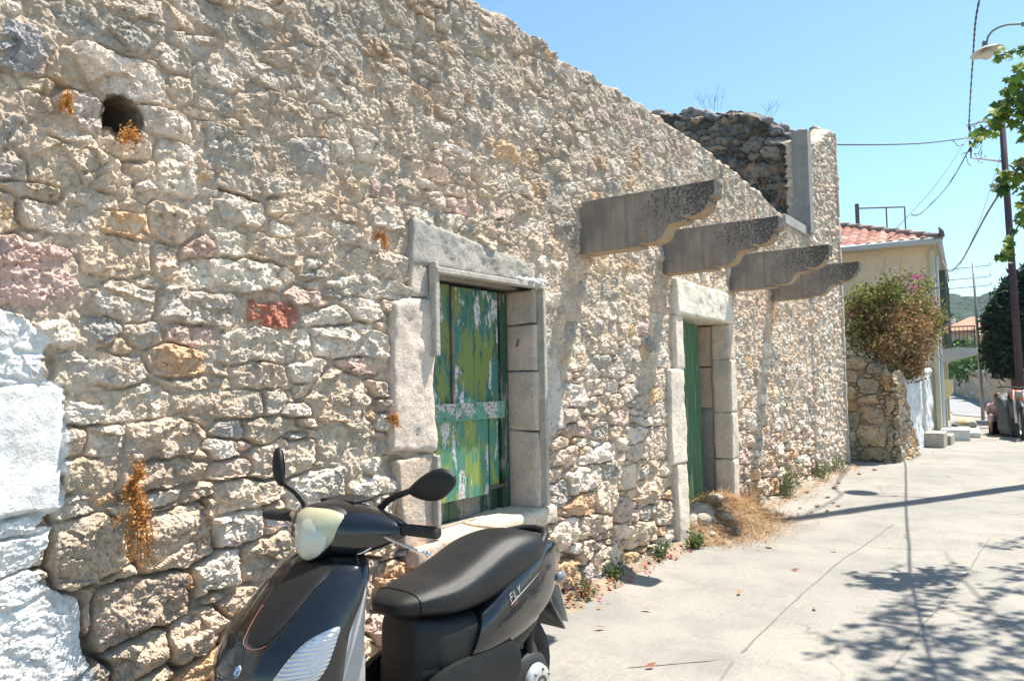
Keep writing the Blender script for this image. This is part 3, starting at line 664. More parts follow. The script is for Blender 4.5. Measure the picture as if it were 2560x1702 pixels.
# ---- the tall ruin beyond
tower = empty('tall_stone_ruin', (12.2, WY, 0), 0, 'taller roofless stone ruin with a grey concrete corner post and a dark ragged inner wall', 'stone ruin')
TX0, TX1 = 11.08, 13.12
tx = np.r_[np.arange(TX0, TX1, .014), TX1]
topt = np.interp(tx, [11.2, 11.35, 11.6, 12.2, 12.8, 13.05, 13.12], [4.80, 4.86, 4.90, 5.13, 5.38, 5.42, 5.30])+0.05*fbm(tx*4, tx*0, 3, 33)
nr = 380; tt = np.linspace(0, 1, nr); U = np.repeat(tx[None], nr, 0); Zt = -.06+tt[:, None]*(topt[None]+.06)
st2 = scatter([(11.9, 1.1, .12, .14, .1, .5, 'w'), (13.0, .9, .1, .25, 0, .9, 't'), (13.02, 1.5, .09, .2, 0, .9, 'w')], 11.0, 13.3, 0, lambda x: 5.4, lambda x, z, f, g: g.uniform(.055, .12)*(1-.65*f), 9, tries=9000)
h, sid, mm, ed = stone_field(U, Zt, st2, seed=21, jd=lambda a, b: .022+.03*np.clip(1.2-b, 0, 1), rough=.9, sb=lambda a, b: .25+0*a)
pit_q = ((np.abs((U-12.33)/.05)**3+np.abs((Zt-4.15)/.13)**3)**(1/3)); h = np.where(pit_q < 1, -.25, h)
tn = stone_tint(st2, sid, mm, U, Zt, 5); g_ = sst(1.5, 4.2, Zt)[..., None]*.30; tn = tn*(1-g_)+np.array((.40, .385, .35))*g_
TBt = sst(.14, 0, topt[None]-Zt)
V = np.stack([U, WY-.012-h+.22*TBt**2+.25*sst(.07, 0, U-TX0), Zt], -1).reshape(-1, 3)
np_mesh('front_wall', V, gridfaces(nr, len(tx)), M_wall, tower, True, tn.reshape(-1, 3))
tb = MB(); tb.col = (0.42, 0.38, 0.32); tb.box((12.26, WY+.42, 2.33), (1.66, .5, 4.8)); tb.box((13.12, WY+.30, 2.55), (.05, .58, 5.2))
tb.build('wall_core', M_ash, tower, attr='tint')
q_ = MB()
for k in range(12):
    z0 = k*.44; q_.col = (0.50, 0.46, 0.40); rough_block(q_, ((13.0+.03*(k % 2), z0+.005), (13.13, z0+.005), (13.13, z0+.435), (13.0+.03*(k % 2), z0+.435)), WY-.05, WY+.3, res=.03, seed=80+k, col=(0.50+.02*(k % 3), 0.45+.02*(k % 3), 0.39), amp=.006)
weld(q_.build('corner_stone', M_ash, tower, smooth=True, attr='tint'))
po = MB(); po.box((11.16, WY+.03, 4.14), (.20, .22, 1.46)); po.build('corner_post', plain('post_concrete', (0.27, 0.26, 0.245), .85, dirt=(0.19, 0.185, 0.178), dscale=7, bump=.4), tower, bevel=.008)
# ragged cross wall running back from the street, faces the camera
ty = np.arange(WY+.15, 9.0, .022); crest = np.interp(ty, [2.8, 3.0, 3.5, 3.9, 4.3, 4.9, 5.5, 7, 9], [5.02, 5.12, 5.42, 5.52, 5.60, 5.70, 5.78, 6.0, 6.2])
crest = crest+0.10*(vn(ty*3.4, ty*0, 41)-.5)+.06*fbm(ty*9, ty*0, 2, 43)
nr = 260; tt = np.linspace(0, 1, nr); Uy = np.repeat(ty[None], nr, 0); Zt = 1.5+tt[:, None]*(crest[None]-1.5)
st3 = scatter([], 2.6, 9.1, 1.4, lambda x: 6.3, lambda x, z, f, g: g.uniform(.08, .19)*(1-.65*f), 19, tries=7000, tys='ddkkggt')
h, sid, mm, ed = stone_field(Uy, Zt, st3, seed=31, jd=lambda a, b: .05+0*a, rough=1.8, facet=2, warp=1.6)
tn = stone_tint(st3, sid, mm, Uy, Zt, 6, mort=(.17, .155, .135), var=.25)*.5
TBt = sst(.18, 0, crest[None]-Zt)
V = np.stack([11.36-h*1.3+.25*TBt**2, Uy, Zt], -1).reshape(-1, 3)
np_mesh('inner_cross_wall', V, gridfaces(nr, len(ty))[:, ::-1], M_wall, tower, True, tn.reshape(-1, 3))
cb = MB(); cb.col = (0.25, 0.23, 0.2); cb.loft([[Vector((x_, y_, z_)) for y_, z_ in ((2.9, 1.0), (9, 1.0), (9, 6.0), (5.5, 5.6), (4.3, 5.42), (2.9, 4.75))] for x_ in (11.48, 11.9)])
cb.build('cross_wall_core', M_ash, tower, attr='tint')
tp = MB()                                              # loose stones along the broken crest
for k in range(46):
    y = R.uniform(2.75, 6.5); zc_ = float(np.interp(y, [2.8, 3.0, 3.5, 3.9, 4.3, 4.9, 5.5, 7], [4.95, 5.05, 5.35, 5.42, 5.62, 5.72, 5.80, 6.0])); s_ = R.uniform(.05, .13)
    tp.blob((11.45+R.uniform(0, .35), y, zc_+R.uniform(-.06, .03)), (s_, s_*1.2, s_*.7), 9, 6, .18, col=tuple(R.uniform(.22, .34) for _ in range(1))*3, seed=k)
for k in range(26):
    x = R.uniform(11.3, 13.0); s_ = R.uniform(.05, .11)
    tp.blob((x, WY+R.uniform(.12, .5), float(np.interp(x, [11.2, 11.6, 12.2, 12.8, 13.05], [4.8, 4.9, 5.13, 5.38, 5.40]))+R.uniform(-.07, .02)), (s_*1.2, s_, s_*.7), 9, 6, .18, col=(.42, .40, .36), seed=100+k)
tp.build('crest_stones', M_wall, tower, smooth=True, attr='tint')
# ------------------------------------------------------------ ground
def ground_mat():
    m, N, L, b = newmat('pale_concrete_paving'); b.inputs['Roughness'].default_value = .9; b.inputs['Specular IOR Level'].default_value = .2
    tc = N.new('ShaderNodeTexCoord')
    def nz(scale, det=6, rg=.6, mpS=(1, 1, 1)):
        mp = N.new('ShaderNodeMapping'); mp.inputs['Scale'].default_value = mpS; L.new(tc.outputs['Object'], mp.inputs[0])
        n = N.new('ShaderNodeTexNoise'); n.inputs['Scale'].default_value = scale; n.inputs['Detail'].default_value = det; n.inputs['Roughness'].default_value = rg; L.new(mp.outputs[0], n.inputs['Vector']); return n.outputs['Fac']
    def rm(src, a, b_, lo=0, hi=1):
        r = N.new('ShaderNodeMapRange'); r.inputs[1].default_value = a; r.inputs[2].default_value = b_; r.inputs[3].default_value = lo; r.inputs[4].default_value = hi; L.new(src, r.inputs[0]); return r.outputs[0]
    def mix(f, a, bb):
        x = N.new('ShaderNodeMix'); x.data_type = 'RGBA'
        for s_, i in ((f, 0), (a, 6), (bb, 7)):
            if isinstance(s_, tuple): x.inputs[i].default_value = c4(s_)
            else: L.new(s_, x.inputs[i])
        return x.outputs[2]
    c = mix(rm(nz(.55, 7, .62), .40, .62), (0.325, 0.303, 0.268), (0.250, 0.243, 0.226))
    c = mix(rm(nz(2.2, 8, .7), .48, .72, 0, .6), c, (0.2, 0.192, 0.178))
    c = mix(rm(nz(38, 5, .7), .52, .74, 0, .55), c, (0.155, 0.147, 0.133))
    c = mix(rm(nz(150, 3, .6), .60, .72, 0, .5), c, (0.40, 0.38, 0.345))
    c = mix(rm(nz(9, 6, .75, (1, .25, 1)), .58, .66, 0, .35), c, (0.155, 0.145, 0.133))
    vo = N.new('ShaderNodeTexVoronoi'); vo.feature = 'DISTANCE_TO_EDGE'; vo.inputs['Scale'].default_value = .42
    mpv = N.new('ShaderNodeMapping'); L.new(tc.outputs['Object'], mpv.inputs[0]); nv_ = N.new('ShaderNodeTexNoise'); nv_.inputs['Scale'].default_value = 1.6; nv_.inputs['Detail'].default_value = 8; L.new(mpv.outputs[0], nv_.inputs['Vector'])
    va = N.new('ShaderNodeVectorMath'); va.operation = 'MULTIPLY_ADD'; va.inputs[1].default_value = (.9, .9, 0); L.new(nv_.outputs['Color'], va.inputs[0]); L.new(mpv.outputs[0], va.inputs[2]); L.new(va.outputs[0], vo.inputs['Vector'])
    ck = rm(vo.outputs['Distance'], .0, .007, .75, 0); mm_ = N.new('ShaderNodeMath'); mm_.operation = 'MULTIPLY'; L.new(ck, mm_.inputs[0]); L.new(rm(nz(.9, 3), .44, .58), mm_.inputs[1])
    c = mix(mm_.outputs[0], c, (0.13, 0.12, 0.105))
    wv_ = N.new('ShaderNodeTexNoise'); wv_.inputs['Scale'].default_value = 1; mpw = N.new('ShaderNodeMapping'); mpw.inputs['Scale'].default_value = (5, 90, 1); mpw.inputs['Rotation'].default_value = (0, 0, .5); L.new(tc.outputs['Object'], mpw.inputs[0]); L.new(mpw.outputs[0], wv_.inputs['Vector'])
    mw = N.new('ShaderNodeMath'); mw.operation = 'MULTIPLY'; L.new(rm(wv_.outputs['Fac'], .5, .72, 0, .45), mw.inputs[0]); L.new(rm(nz(.7, 4), .45, .6), mw.inputs[1]); c = mix(mw.outputs[0], c, (0.17, 0.162, 0.15))
    L.new(c, b.inputs['Base Color'])
    bp = N.new('ShaderNodeBump'); bp.inputs['Strength'].default_value = .55; bp.inputs['Distance'].default_value = .006
    ad = N.new('ShaderNodeMath'); ad.operation = 'ADD'; L.new(nz(45, 6, .7), ad.inputs[0]); L.new(nz(6, 4), ad.inputs[1])
    L.new(ad.outputs[0], bp.inputs['Height']); L.new(bp.outputs[0], b.inputs['Normal'])
    return m
M_gr = ground_mat()
gx = np.r_[-3000, -300, -40, np.arange(-6, 26, .045), 30, 36, 45, 60, 100, 400, 3000]
gy = np.r_[-3000, -300, -40, np.arange(-3.0, 3.6, .045), 6, 12, 30, 60, 300, 3000]
GX, GY = np.meshgrid(gx, gy)
near = sst(28, 20, GX)*sst(-6, -3, GX)*sst(4.5, 3.5, GY)*sst(-5, -3, GY)
near_z = lambda x, y: 0.012*fbm(np.asarray(x)*.7, np.asarray(y)*.7, 3, 3)+0.004*fbm(np.asarray(x)*4, np.asarray(y)*4, 3, 5)
GZ = near*(0.012*fbm(GX*.7, GY*.7, 3, 3)+0.004*fbm(GX*4, GY*4, 3, 5))
# a raised trowelled lip and the slab joints seen in the road
def seam(x0, y0, x1, y1, w, a):
    dx, dy = x1-x0, y1-y0; l2 = dx*dx+dy*dy; t = np.clip(((GX-x0)*dx+(GY-y0)*dy)/l2, 0, 1)
    d = np.hypot(GX-x0-t*dx, GY-y0-t*dy); return a*np.exp(-(d/w)**2)
GZ = GZ+seam(3.9, 1.75, 4.05, .95, .05, .012)
gr_o = np_mesh('road', np.stack([GX, GY, GZ], -1).reshape(-1, 3), gridfaces(len(gy), len(gx)), M_gr, None, True)
gr_o['kind'] = 'structure'
M_jt = plain('dirty_joint', (.17, .155, .135), .95, dirt=(.24, .225, .20), dscale=30)
for pl in ([(3.43, 1.33), (3.85, 1.38), (4.45, 1.40), (5.3, 1.40), (6.4, 1.38), (8.2, 1.28)], [(4.15, .70), (5.1, .65), (6.3, .55), (7.9, .48)], [(3.55, 1.80), (3.75, 1.60), (3.95, 1.40)]):
    jb = []; n_ = 90
    acc = [0]
    for a, b_ in zip(pl[:-1], pl[1:]): acc.append(acc[-1]+math.dist(a, b_))
    q = np.linspace(0, acc[-1], n_); xx_ = np.interp(q, acc, [p[0] for p in pl])+.012*fbm(q*3, q*0, 3, 1); yy_ = np.interp(q, acc, [p[1] for p in pl])+.018*fbm(q*3, q*0+4, 3, 2)
    w_ = .0035+.006*np.clip(fbm(q*5, q*0+8, 3, 3)+.2, 0, 1); zz_ = near_z(xx_, yy_)+.0035
    Vj = np.concatenate([np.stack([xx_, yy_-w_, zz_], 1), np.stack([xx_, yy_+w_, zz_], 1)]); i_ = np.arange(n_-1)
    np_mesh('road_joint', Vj, np.stack([i_, i_+1, i_+n_+1, i_+n_], 1), M_jt)['kind'] = 'structure'
def leaf_mesh(name, P, size, tint, mat, parent=None, flat=0.0, seed=0, elong=1.6, nrm=None):
    """one small bent leaf per point"""
    g = np.random.default_rng(seed); n = len(P); P = np.asarray(P, float)
    d = g.normal(size=(n, 3)); d[:, 2] *= (1-flat)
    if nrm is not None: d = d+nrm
    d /= np.linalg.norm(d, axis=1, keepdims=True)
    a = np.cross(d, g.normal(size=(n, 3))); a /= np.linalg.norm(a, axis=1, keepdims=True); b = np.cross(d, a)
    s = (np.asarray(size)*g.uniform(.6, 1.3, n))[:, None] if np.ndim(size) == 0 or len(np.atleast_1d(size)) in (1, n) else size
    V = np.stack([P-a*s*elong*.5, P+b*s*.5+d*s*.12, P+a*s*elong*.5, P-b*s*.5+d*s*.12], 1).reshape(-1, 3)
    F = np.arange(n*4).reshape(n, 4)
    T = np.repeat(tint, 4, 0) if len(tint) == n else tint
    return np_mesh(name, V, F, mat, parent, False, T)
def pick(pal, n, g, var=.15):
    pal = np.array(pal); t = pal[g.integers(len(pal), size=n)]*(1+g.normal(0, var, (n, 1))); return np.clip(t, .01, .9)
M_leaf = attrmat('foliage', n1=(3, .8, 1.2), n2=(30, .85, 1.15), bump=0, rough=.6, translucent=.3)
M_twig = attrmat('bark_and_twigs', n1=(8, .75, 1.2), n2=(60, .8, 1.2), bump=.5, bscale=40)

# ------------------------------------------------------------ low ruin and garden walls
g_ = empty('low_block_wall', (13.8, 2.4, 0), 0, 'crumbling stub of big dark limestone blocks beside the corner of the tall ruin', 'stone wall')
yy = np.arange(2.0, 2.95, .012); nr = 170; tz = np.linspace(0, 1, nr)
tops = np.interp(yy, [2.0, 2.15, 2.3, 2.5, 2.75, 2.95], [1.30, 1.50, 1.62, 1.74, 1.76, 1.7])+.03*fbm(yy*9, yy*0, 2, 3)
Uy = np.repeat(yy[None], nr, 0); Zt = -.05+tz[:, None]*(tops[None]+.05)
blk = [(2.62, 1.62, .16, .11, 0, 1, 't'), (2.32, 1.50, .10, .09, .2, 1, 'g'), (2.70, 1.38, .10, .10, 0, 1, 't'), (2.42, 1.24, .17, .13, 0, 1.2, 'g'), (2.72, 1.14, .09, .10, 0, 1, 't'), (2.45, 1.00, .16, .08, 0, 1, 't'), (2.72, .92, .09, .09, 0, 1, 'o'),
       (2.40, .76, .17, .14, 0, 1.3, 't'), (2.70, .66, .10, .13, 0, 1, 'g'), (2.42, .43, .22, .17, 0, 1.6, 't'), (2.72, .35, .06, .13, .2, 1, 'w'), (2.40, .12, .18, .11, 0, 1.3, 't'), (2.14, .9, .06, .2, 0, 1, 't'), (2.14, .35, .06, .2, 0, 1, 'g'), (2.15, 1.25, .06, .12, 0, 1, 'o')]
h, sid, mm, ed = stone_field(Uy, Zt, blk+scatter([], 2, 3, 0, lambda x: 1.8, lambda x, z, f, g: .05, 3, tries=120), seed=61, jd=lambda a, b: .05+0*a, rough=1.2, base=.05)
tn = stone_tint(blk+scatter([], 2, 3, 0, lambda x: 1.8, lambda x, z, f, g: .05, 3, tries=120), sid, mm*.5, Uy, Zt, 5, mort=(.3, .26, .2))*np.array((.72, .68, .56))
tbb = sst(.1, 0, tops[None]-Zt)
np_mesh('end_face', np.stack([13.72-h+.15*tbb**2, Uy, Zt], -1).reshape(-1, 3), gridfaces(nr, len(yy))[:, ::-1], M_wall, g_, True, tn.reshape(-1, 3))
# street side, flaring out to the foot of the whitewashed wall
xx2 = np.arange(13.70, 14.95, .016); tops = np.interp(xx2, [13.7, 14.2, 14.5, 14.7, 14.95], [1.45, 1.50, 1.30, .80, .25])
nr = 150; tz = np.linspace(0, 1, nr); Ux = np.repeat(xx2[None], nr, 0); Zt = -.05+tz[:, None]*(tops[None]+.05)
st4 = scatter([], 13.6, 15.5, 0, lambda x: 1.5, lambda x, z, f, g: g.uniform(.08, .15)*(1-.6*f), 23, tries=2500, tys='ttgoow')
h, sid, mm, ed = stone_field(Ux, Zt, st4, seed=63, jd=lambda a, b: .045+0*a, rough=1.2, base=.03)
tn = stone_tint(st4, sid, mm, Ux, Zt, 5)*np.array((.9, .85, .74))
yb = np.interp(Ux, [13.7, 15.4], [2.08, 2.0])-.12*np.clip((1.4-Zt)/1.4, 0, 1)**1.5*sst(13.7, 14.8, Ux)
np_mesh('street_face', np.stack([Ux, yb-h, Zt], -1).reshape(-1, 3), gridfaces(nr, len(xx2)), M_wall, g_, True, tn.reshape(-1, 3))
cm = MB(); cm.col = (.4, .36, .3); cm.box((14.35, 2.55, .72), (1.2, .78, 1.40)); cm.build('wall_core', M_ash, g_, attr='tint')

M_white = plain('whitewash', (0.72, 0.73, 0.74), .85, dirt=(0.50, 0.50, 0.48), dscale=9, bump=.7, bscale=25)
ww = empty('whitewashed_garden_wall', (16, 2.15, 0), 0, 'rough whitewashed garden wall with a narrow gate gap under the dry bougainvillea', 'garden wall')
def lumpy(name, x0, x1, y, z1, th, seed):
    mb = MB(); rough_block(mb, ((x0, -.05), (x1, -.05), (x1, z1), (x0, z1)), y, y+th, res=.05, rad=.04, amp=.02, seed=seed, wob=.04)
    o = mb.build(name, M_white, ww, smooth=True); weld(o); return o
lumpy('wall_panel', 14.55, 16.75, 2.02, 1.50, .3, 1); lumpy('wall_panel', 17.30, 18.45, 2.04, 1.52, .3, 2)
gp = MB(); gp.box((17.02, 2.26, .95), (.5, .04, 1.5)); gp.build('gate', plain('dull_brown_gate', (0.13, 0.095, 0.09), .8), ww, bevel=.01)
for x, y, z1, w in ((16.35, 2.10, 2.0, .24), (17.2, 2.08, 1.98, .2)):
    mb = MB(); mb.box((x, y+.05, z1/2+.70), (w, .22, z1-1.38)); mb.box((x, y+.05, z1+.04), (w+.05, .27, .06)); mb.blob((x, y+.05, z1+.12), (.07, .07, .08), 8, 6, .05)
    mb.build('gate_pillar', plain('weathered_plaster_post', (0.52, 0.50, 0.47), .9, dirt=(0.30, 0.29, 0.27), dscale=10, bump=.5), ww, bevel=.02)
st_ = MB(); st_.box((17.0, 1.85, .14), (.7, .34, .28)); st_.box((17.65, 1.80, .09), (.7, .36, .2)); st_.build('threshold_steps', plain('stone_step', (0.42, 0.38, 0.32), .9, dirt=(0.3, 0.27, 0.22), bump=.4), ww, bevel=.02)

# ------------------------------------------------------------ bougainvillea, half dried
gg = np.random.default_rng(5)
bush = empty('bougainvillea', (15.0, 2.3, 1.5), 0, 'big half dried bougainvillea spilling over the low block wall and whitewashed wall', 'shrub')
def cloud(n, c, r, g, shell=.35):
    d = g.normal(size=(n, 3)); d /= np.linalg.norm(d, axis=1, keepdims=True); return np.array(c)+d*(g.random((n, 1))**shell)*np.array(r)
P = []; T = []
DRY = [(.30, .17, .085), (.36, .22, .12), (.24, .13, .07), (.40, .29, .15)]; GRN = [(.13, .17, .035), (.20, .22, .05), (.075, .11, .025), (.30, .29, .08)]
bls = [((14.35, 2.55, 2.35), (.50, .42, .62), 3600, 'm'), ((14.35, 2.15, 2.05), (.55, .36, .58), 4200, 'd'), ((14.7, 1.95, 1.75), (.5, .22, .40), 2600, 'd'), ((15.2, 2.0, 2.35), (.7, .40, .50), 3600, 'd'), ((15.9, 1.95, 2.25), (.6, .35, .5), 2600, 'm'),
       ((14.6, 2.35, 2.80), (.7, .45, .26), 2600, 'g'), ((15.6, 2.1, 2.70), (.7, .40, .28), 2400, 'g'), ((16.5, 1.9, 2.45), (.5, .35, .42), 2400, 'g'), ((15.4, 2.05, 3.0), (.12, .1, .26), 260, 'g'), ((16.3, 1.85, 3.05), (.10, .1, .28), 220, 'g')]
for c, r, n, k in bls:
    sub = cloud(n//60, c, r, gg, .5)
    pts = sub[gg.integers(len(sub), size=n)]+gg.normal(0, .085, (n, 3)); P.append(pts)
    T.append(pick(DRY+GRN[1:2] if k == 'd' else (GRN+DRY[3:] if k == 'g' else DRY+GRN), n, gg, .2))
P = np.concatenate(P); T = np.concatenate(T)
gt = np.clip((P[:, 2:3]-2.45)/.5, 0, 1)*(gg.random((len(P), 1)) < .65); T = T*(1-gt)+pick(GRN, len(P), gg)*gt
leaf_mesh('leaves', P, .040, T, M_leaf, bush, seed=2)
tw = MB()
for k in range(230):
    b0 = Vector((R.uniform(13.95, 16.8), R.uniform(2.0, 2.6), R.uniform(1.9, 2.8))); dv = Vector((R.uniform(-.4, .3), R.uniform(-.6, -.1), R.uniform(-.7, .35)))
    tw.tube([b0, b0+dv*.5+Vector((0, 0, .08)), b0+dv+Vector((0, 0, -.05))], [.005, .004, .002], 4, col=(.26+.1*R.random(), .17, .10))
for k in range(22):
    b0 = Vector((R.uniform(14.0, 16.8), R.uniform(1.9, 2.4), 2.8)); tw.tube([b0, b0+Vector((R.uniform(-.1, .1), R.uniform(-.1, .1), .25)), b0+Vector((R.uniform(-.2, .2), R.uniform(-.15, .1), R.uniform(.35, .6)))], [.005, .004, .002], 4, col=(.2, .16, .09))
tw.build('twigs', M_twig, bush, attr='tint')
fp = np.concatenate([cloud(26, (15.6, 1.85, 3.16), (.16, .14, .05), gg), cloud(22, (16.6, 1.72, 2.78), (.10, .1, .12), gg), cloud(14, (15.55, 1.9, 2.95), (.1, .1, .1), gg), cloud(20, (14.9, 1.9, 2.9), (.3, .1, .1), gg), cloud(16, (16.9, 1.6, 2.3), (.2, .1, .1), gg)])
leaf_mesh('blossoms', fp, .05, pick([(.45, .08, .22), (.50, .17, .30)], len(fp), gg), M_leaf, bush, seed=4, elong=1.2)
pl_ = MB(); pl_.tube([(14.6, 2.30, 3.2), (15.4, 1.95, 2.62)], .012, 6); pl_.build('prop_pole', plain('grey_pipe', (0.35, 0.34, 0.33), .5, .5), bush)

# ------------------------------------------------------------ cream house
HA = radians(4.3); HX, HY = 18.65, 1.97
house = empty('cream_house', (HX, HY, 0), HA, 'two storey cream plastered house with terracotta tiled hip roof and street balcony', 'house')
def hb(name, boxes, mat, bevel=.01, parent=None, **k):
    mb = MB()
    for c, s in boxes: mb.box(c, s)
    return mb.build(name, mat, parent or house, bevel=bevel, local=True, **k)
M_cream = plain('cream_plaster', (0.76, 0.61, 0.42), .9, dirt=(0.66, 0.53, 0.37), dscale=2.5, bump=.15, bscale=50)
M_creamd = plain('pale_yellow_plaster', (0.55, 0.52, 0.38), .9, dirt=(0.48, 0.45, 0.33), dscale=3)
M_grey = plain('grey_paint', (0.42, 0.44, 0.44), .6, dirt=(0.33, 0.35, 0.36), dscale=5)
hb('wall', [((3.9, 4.0, 2.07), (7.8, 8.0, 4.20))], M_cream, 0)
hb('corner_pilaster', [((.10, -.02, 2.0), (.34, .1, 4.1))], M_creamd)
hb('end_pilaster', [((7.6, -.03, 2.0), (.4, .12, 4.1)), ], M_creamd)
hb('eave_soffit', [((3.85, 4.03, 4.17), (8.4, 8.34, .05))], plain('soffit_cream', (0.50, 0.42, 0.31), .9))
gut = MB()
def gutter(a, b):
    a = Vector(a); b = Vector(b); gut.tube([a, b], .075, 8)
gutter((-.40, -.22, 4.20), (-.40, 8.4, 4.20)); gutter((-.45, -.17, 4.20), (8.1, -.17, 4.20))
gut.build('gutter', plain('grey_gutter', (0.40, 0.41, 0.41), .45, .3), house, local=True, smooth=True)
# hip roof of barrel tiles
def tile_plane(name, org, e, s_, W, Lf, parent, hipL=1.0, hipR=1.0, seed=0, period=.21, course=.36, local=True):
    """corrugated plane; e along the eave, s_ up the slope; trimmed by 45 degree hips"""
    e = np.array(e, float); s_ = np.array(s_, float); nv = np.cross(e, s_); nv /= np.linalg.norm(nv)
    if nv[2] < 0: nv = -nv
    nu = int(W/period*6); nw = int(Lf/course*4)
    u = np.linspace(0, W, nu); w = np.linspace(0, Lf, nw); Um, Wm = np.meshgrid(u, w)
    col_ = np.floor(Um/period); row = np.floor(Wm/course)
    prof_ = np.abs(np.sin(pi*Um/period))**.8*.055
    st = (1-(Wm/course-row))*.03
    V = np.array(org)+Um[..., None]*e+Wm[..., None]*s_+(prof_+st)[..., None]*nv
    pal = np.array([(.36, .165, .12), (.40, .20, .155), (.30, .13, .095), (.44, .26, .21)])
    r_ = _P[(col_.astype(int)*7+seed) & 255, (row.astype(int)*13+col_.astype(int)) & 255]
    T = pal[(r_*3.99).astype(int)]*(0.9+.2*r_)[..., None]
    T = T*np.where(Wm/course-row < .12, .6, 1)[..., None]
    uc = (Um[:-1, :-1]+Um[1:, 1:])/2; wc = (Wm[:-1, :-1]+Wm[1:, 1:])/2
    keep = (uc > wc*hipL) & (uc < W-wc*hipR)
    o = np_mesh(name, V.reshape(-1, 3), gridfaces(len(w), len(u), keep), M_tile, None, True, T.reshape(-1, 3))
    o.parent = parent; return o
M_tile = attrmat('terracotta', n1=(2, .85, 1.1), n2=(25, .8, 1.15), bump=.2, grey=(3, .55, .75, (.33, .27, .22), .5))
sl_ = .40; k_ = sqrt(1+sl_*sl_)
roof = tile_plane('roof', (-.42, 8.4, 4.20), (0, -1, 0), (1/k_, 0, sl_/k_), 8.60, 4.3*k_, house, hipL=1/k_, hipR=1/k_, seed=3)
tile_plane('roof', (-.42, -.20, 4.20), (1, 0, 0), (0, 1/k_, sl_/k_), 8.5, 4.25*k_, house, hipL=1/k_, hipR=1/k_, seed=9)
rc = MB()
for k in range(16):
    t = k*.28; a = Vector((-.42+t, -.20+t, 4.24+sl_*t)); b_ = a+Vector((.31, .31, .31*sl_))
    rc.tube([a, b_], [.10, .08], 8, col=(.25+.03*(k % 3), .20, .17))
rc.tube([(-.46, -.24, 4.25), (-.46, -.24, 4.36), (-.44, -.20, 4.46)], [.06, .05, .02], 6, col=(.12, .11, .1))
rc.build('ridge_caps', M_tile, roof, attr='tint', smooth=True, local=True)
# first floor doors, shutters, balcony
M_shd = plain('dark_green_shutter', (0.045, 0.075, 0.06), .55)
M_glass = plain('dark_glass', (0.02, 0.025, 0.03), .08)
for k in range(2):
    x0 = 1.55+k*3.0
    f = hb('balcony_door', [((x0, -.01, 2.85), (1.0, .06, 1.75))], M_grey)
    hb('pane', [((x0, -.035, 2.85), (.8, .03, 1.5))], M_glass, parent=f)
    for sx in (-1, 1):
        mb = MB(); M_ = Matrix.Rotation(radians(-68*sx), 4, 'Z')
        mb.box((0, 0, 0), (.24, .035, 1.72))
        for j in range(22): mb.box((0, -.02, -.80+j*.076), (.19, .02, .03))
        o = mb.build('shutter', M_shd, house, local=True, bevel=.004); o.data.transform(Matrix.Translation((x0+sx*.60, -.14, 2.85)) @ M_)
fl = MB()
ring1 = [Vector(p) for p in ((1.3, .02, 1.96), (1.3, -.80, 1.96), (1.3, -.80, 1.84), (1.3, .02, 1.62))]
fl.loft([ring1, [p+Vector((2.4, 0, 0)) for p in ring1]]); fl.build('balcony_slab', M_grey, house, local=True, bevel=.01)
rl = MB(); M_rail = plain('dark_railing_iron', (0.05, 0.07, 0.06), .5, .3)
for z in (2.02, 2.45): rl.tube([(1.32, 0, z), (1.32, -.76, z), (3.65, -.76, z), (3.65, 0, z)], .014, 5)
for k in range(9): rl.tube([(1.32, -.08*k-.06, 1.96), (1.32, -.08*k-.06, 2.45)], .009, 4)
for k in range(24): rl.tube([(1.37+.1*k, -.76, 1.96), (1.37+.1*k, -.76, 2.45)], .009, 4)
rl.build('railing', M_rail, house, local=True)
hb('ground_floor_door', [((2.3, -.01, .85), (1.3, .08, 1.65))], M_glass)
hb('door_pier', [((3.4, -.05, .82), (.35, .12, 1.62))], plain('yellow_plaster', (0.58, 0.53, 0.30), .9))
dp = MB(); dp.tube([(.42, -.09, 3.95), (.42, -.09, .1)], .045, 8); dp.box((.42, -.1, 1.75), (.14, .12, .14)); dp.build('downpipe', plain('pale_blue_pipe', (0.42, 0.48, 0.53), .5), house, local=True, smooth=False)
mbx = MB(); mbx.box((1.15, -.16, 1.12), (.26, .28, .30)); mbx.loft([[Vector((1.02, -.30, .97)), Vector((1.28, -.30, .97)), Vector((1.28, -.02, .97)), Vector((1.02, -.02, .97))], [Vector((1.1, -.10, .78)), Vector((1.2, -.10, .78)), Vector((1.2, -.02, .78)), Vector((1.1, -.02, .78))]])
mbx.build('meter_box', plain('yellowish_box', (0.62, 0.52, 0.30), .6), house, local=True, bevel=.02)
hb('entry_step', [((.35, -.30, .11), (1.1, .55, .24))], plain('white_marble_step', (0.68, 0.67, 0.65), .6, dirt=(.5, .48, .45)), .015)
hb('entry_step', [((1.5, -.42, .055), (1.5, .7, .11))], plain('white_step', (0.66, 0.66, 0.64), .6, dirt=(.5, .48, .45)), .015)
tp_ = MB(); tp_.box((1.9, 1.6, 5.18), (.09, .09, .9)); tp_.tube([(1.9, 1.6, 5.52), (1.9, .55, 5.42)], .02, 5); tp_.tube([(1.9, .95, 5.44), (1.9, .95, 4.9)], .018, 5); tp_.tube([(1.9, .55, 5.42), (1.9, .55, 4.8)], .018, 5)
tp_.build('roof_wire_bracket', plain('dull_iron', (0.10, 0.09, 0.10), .6), house, local=True)

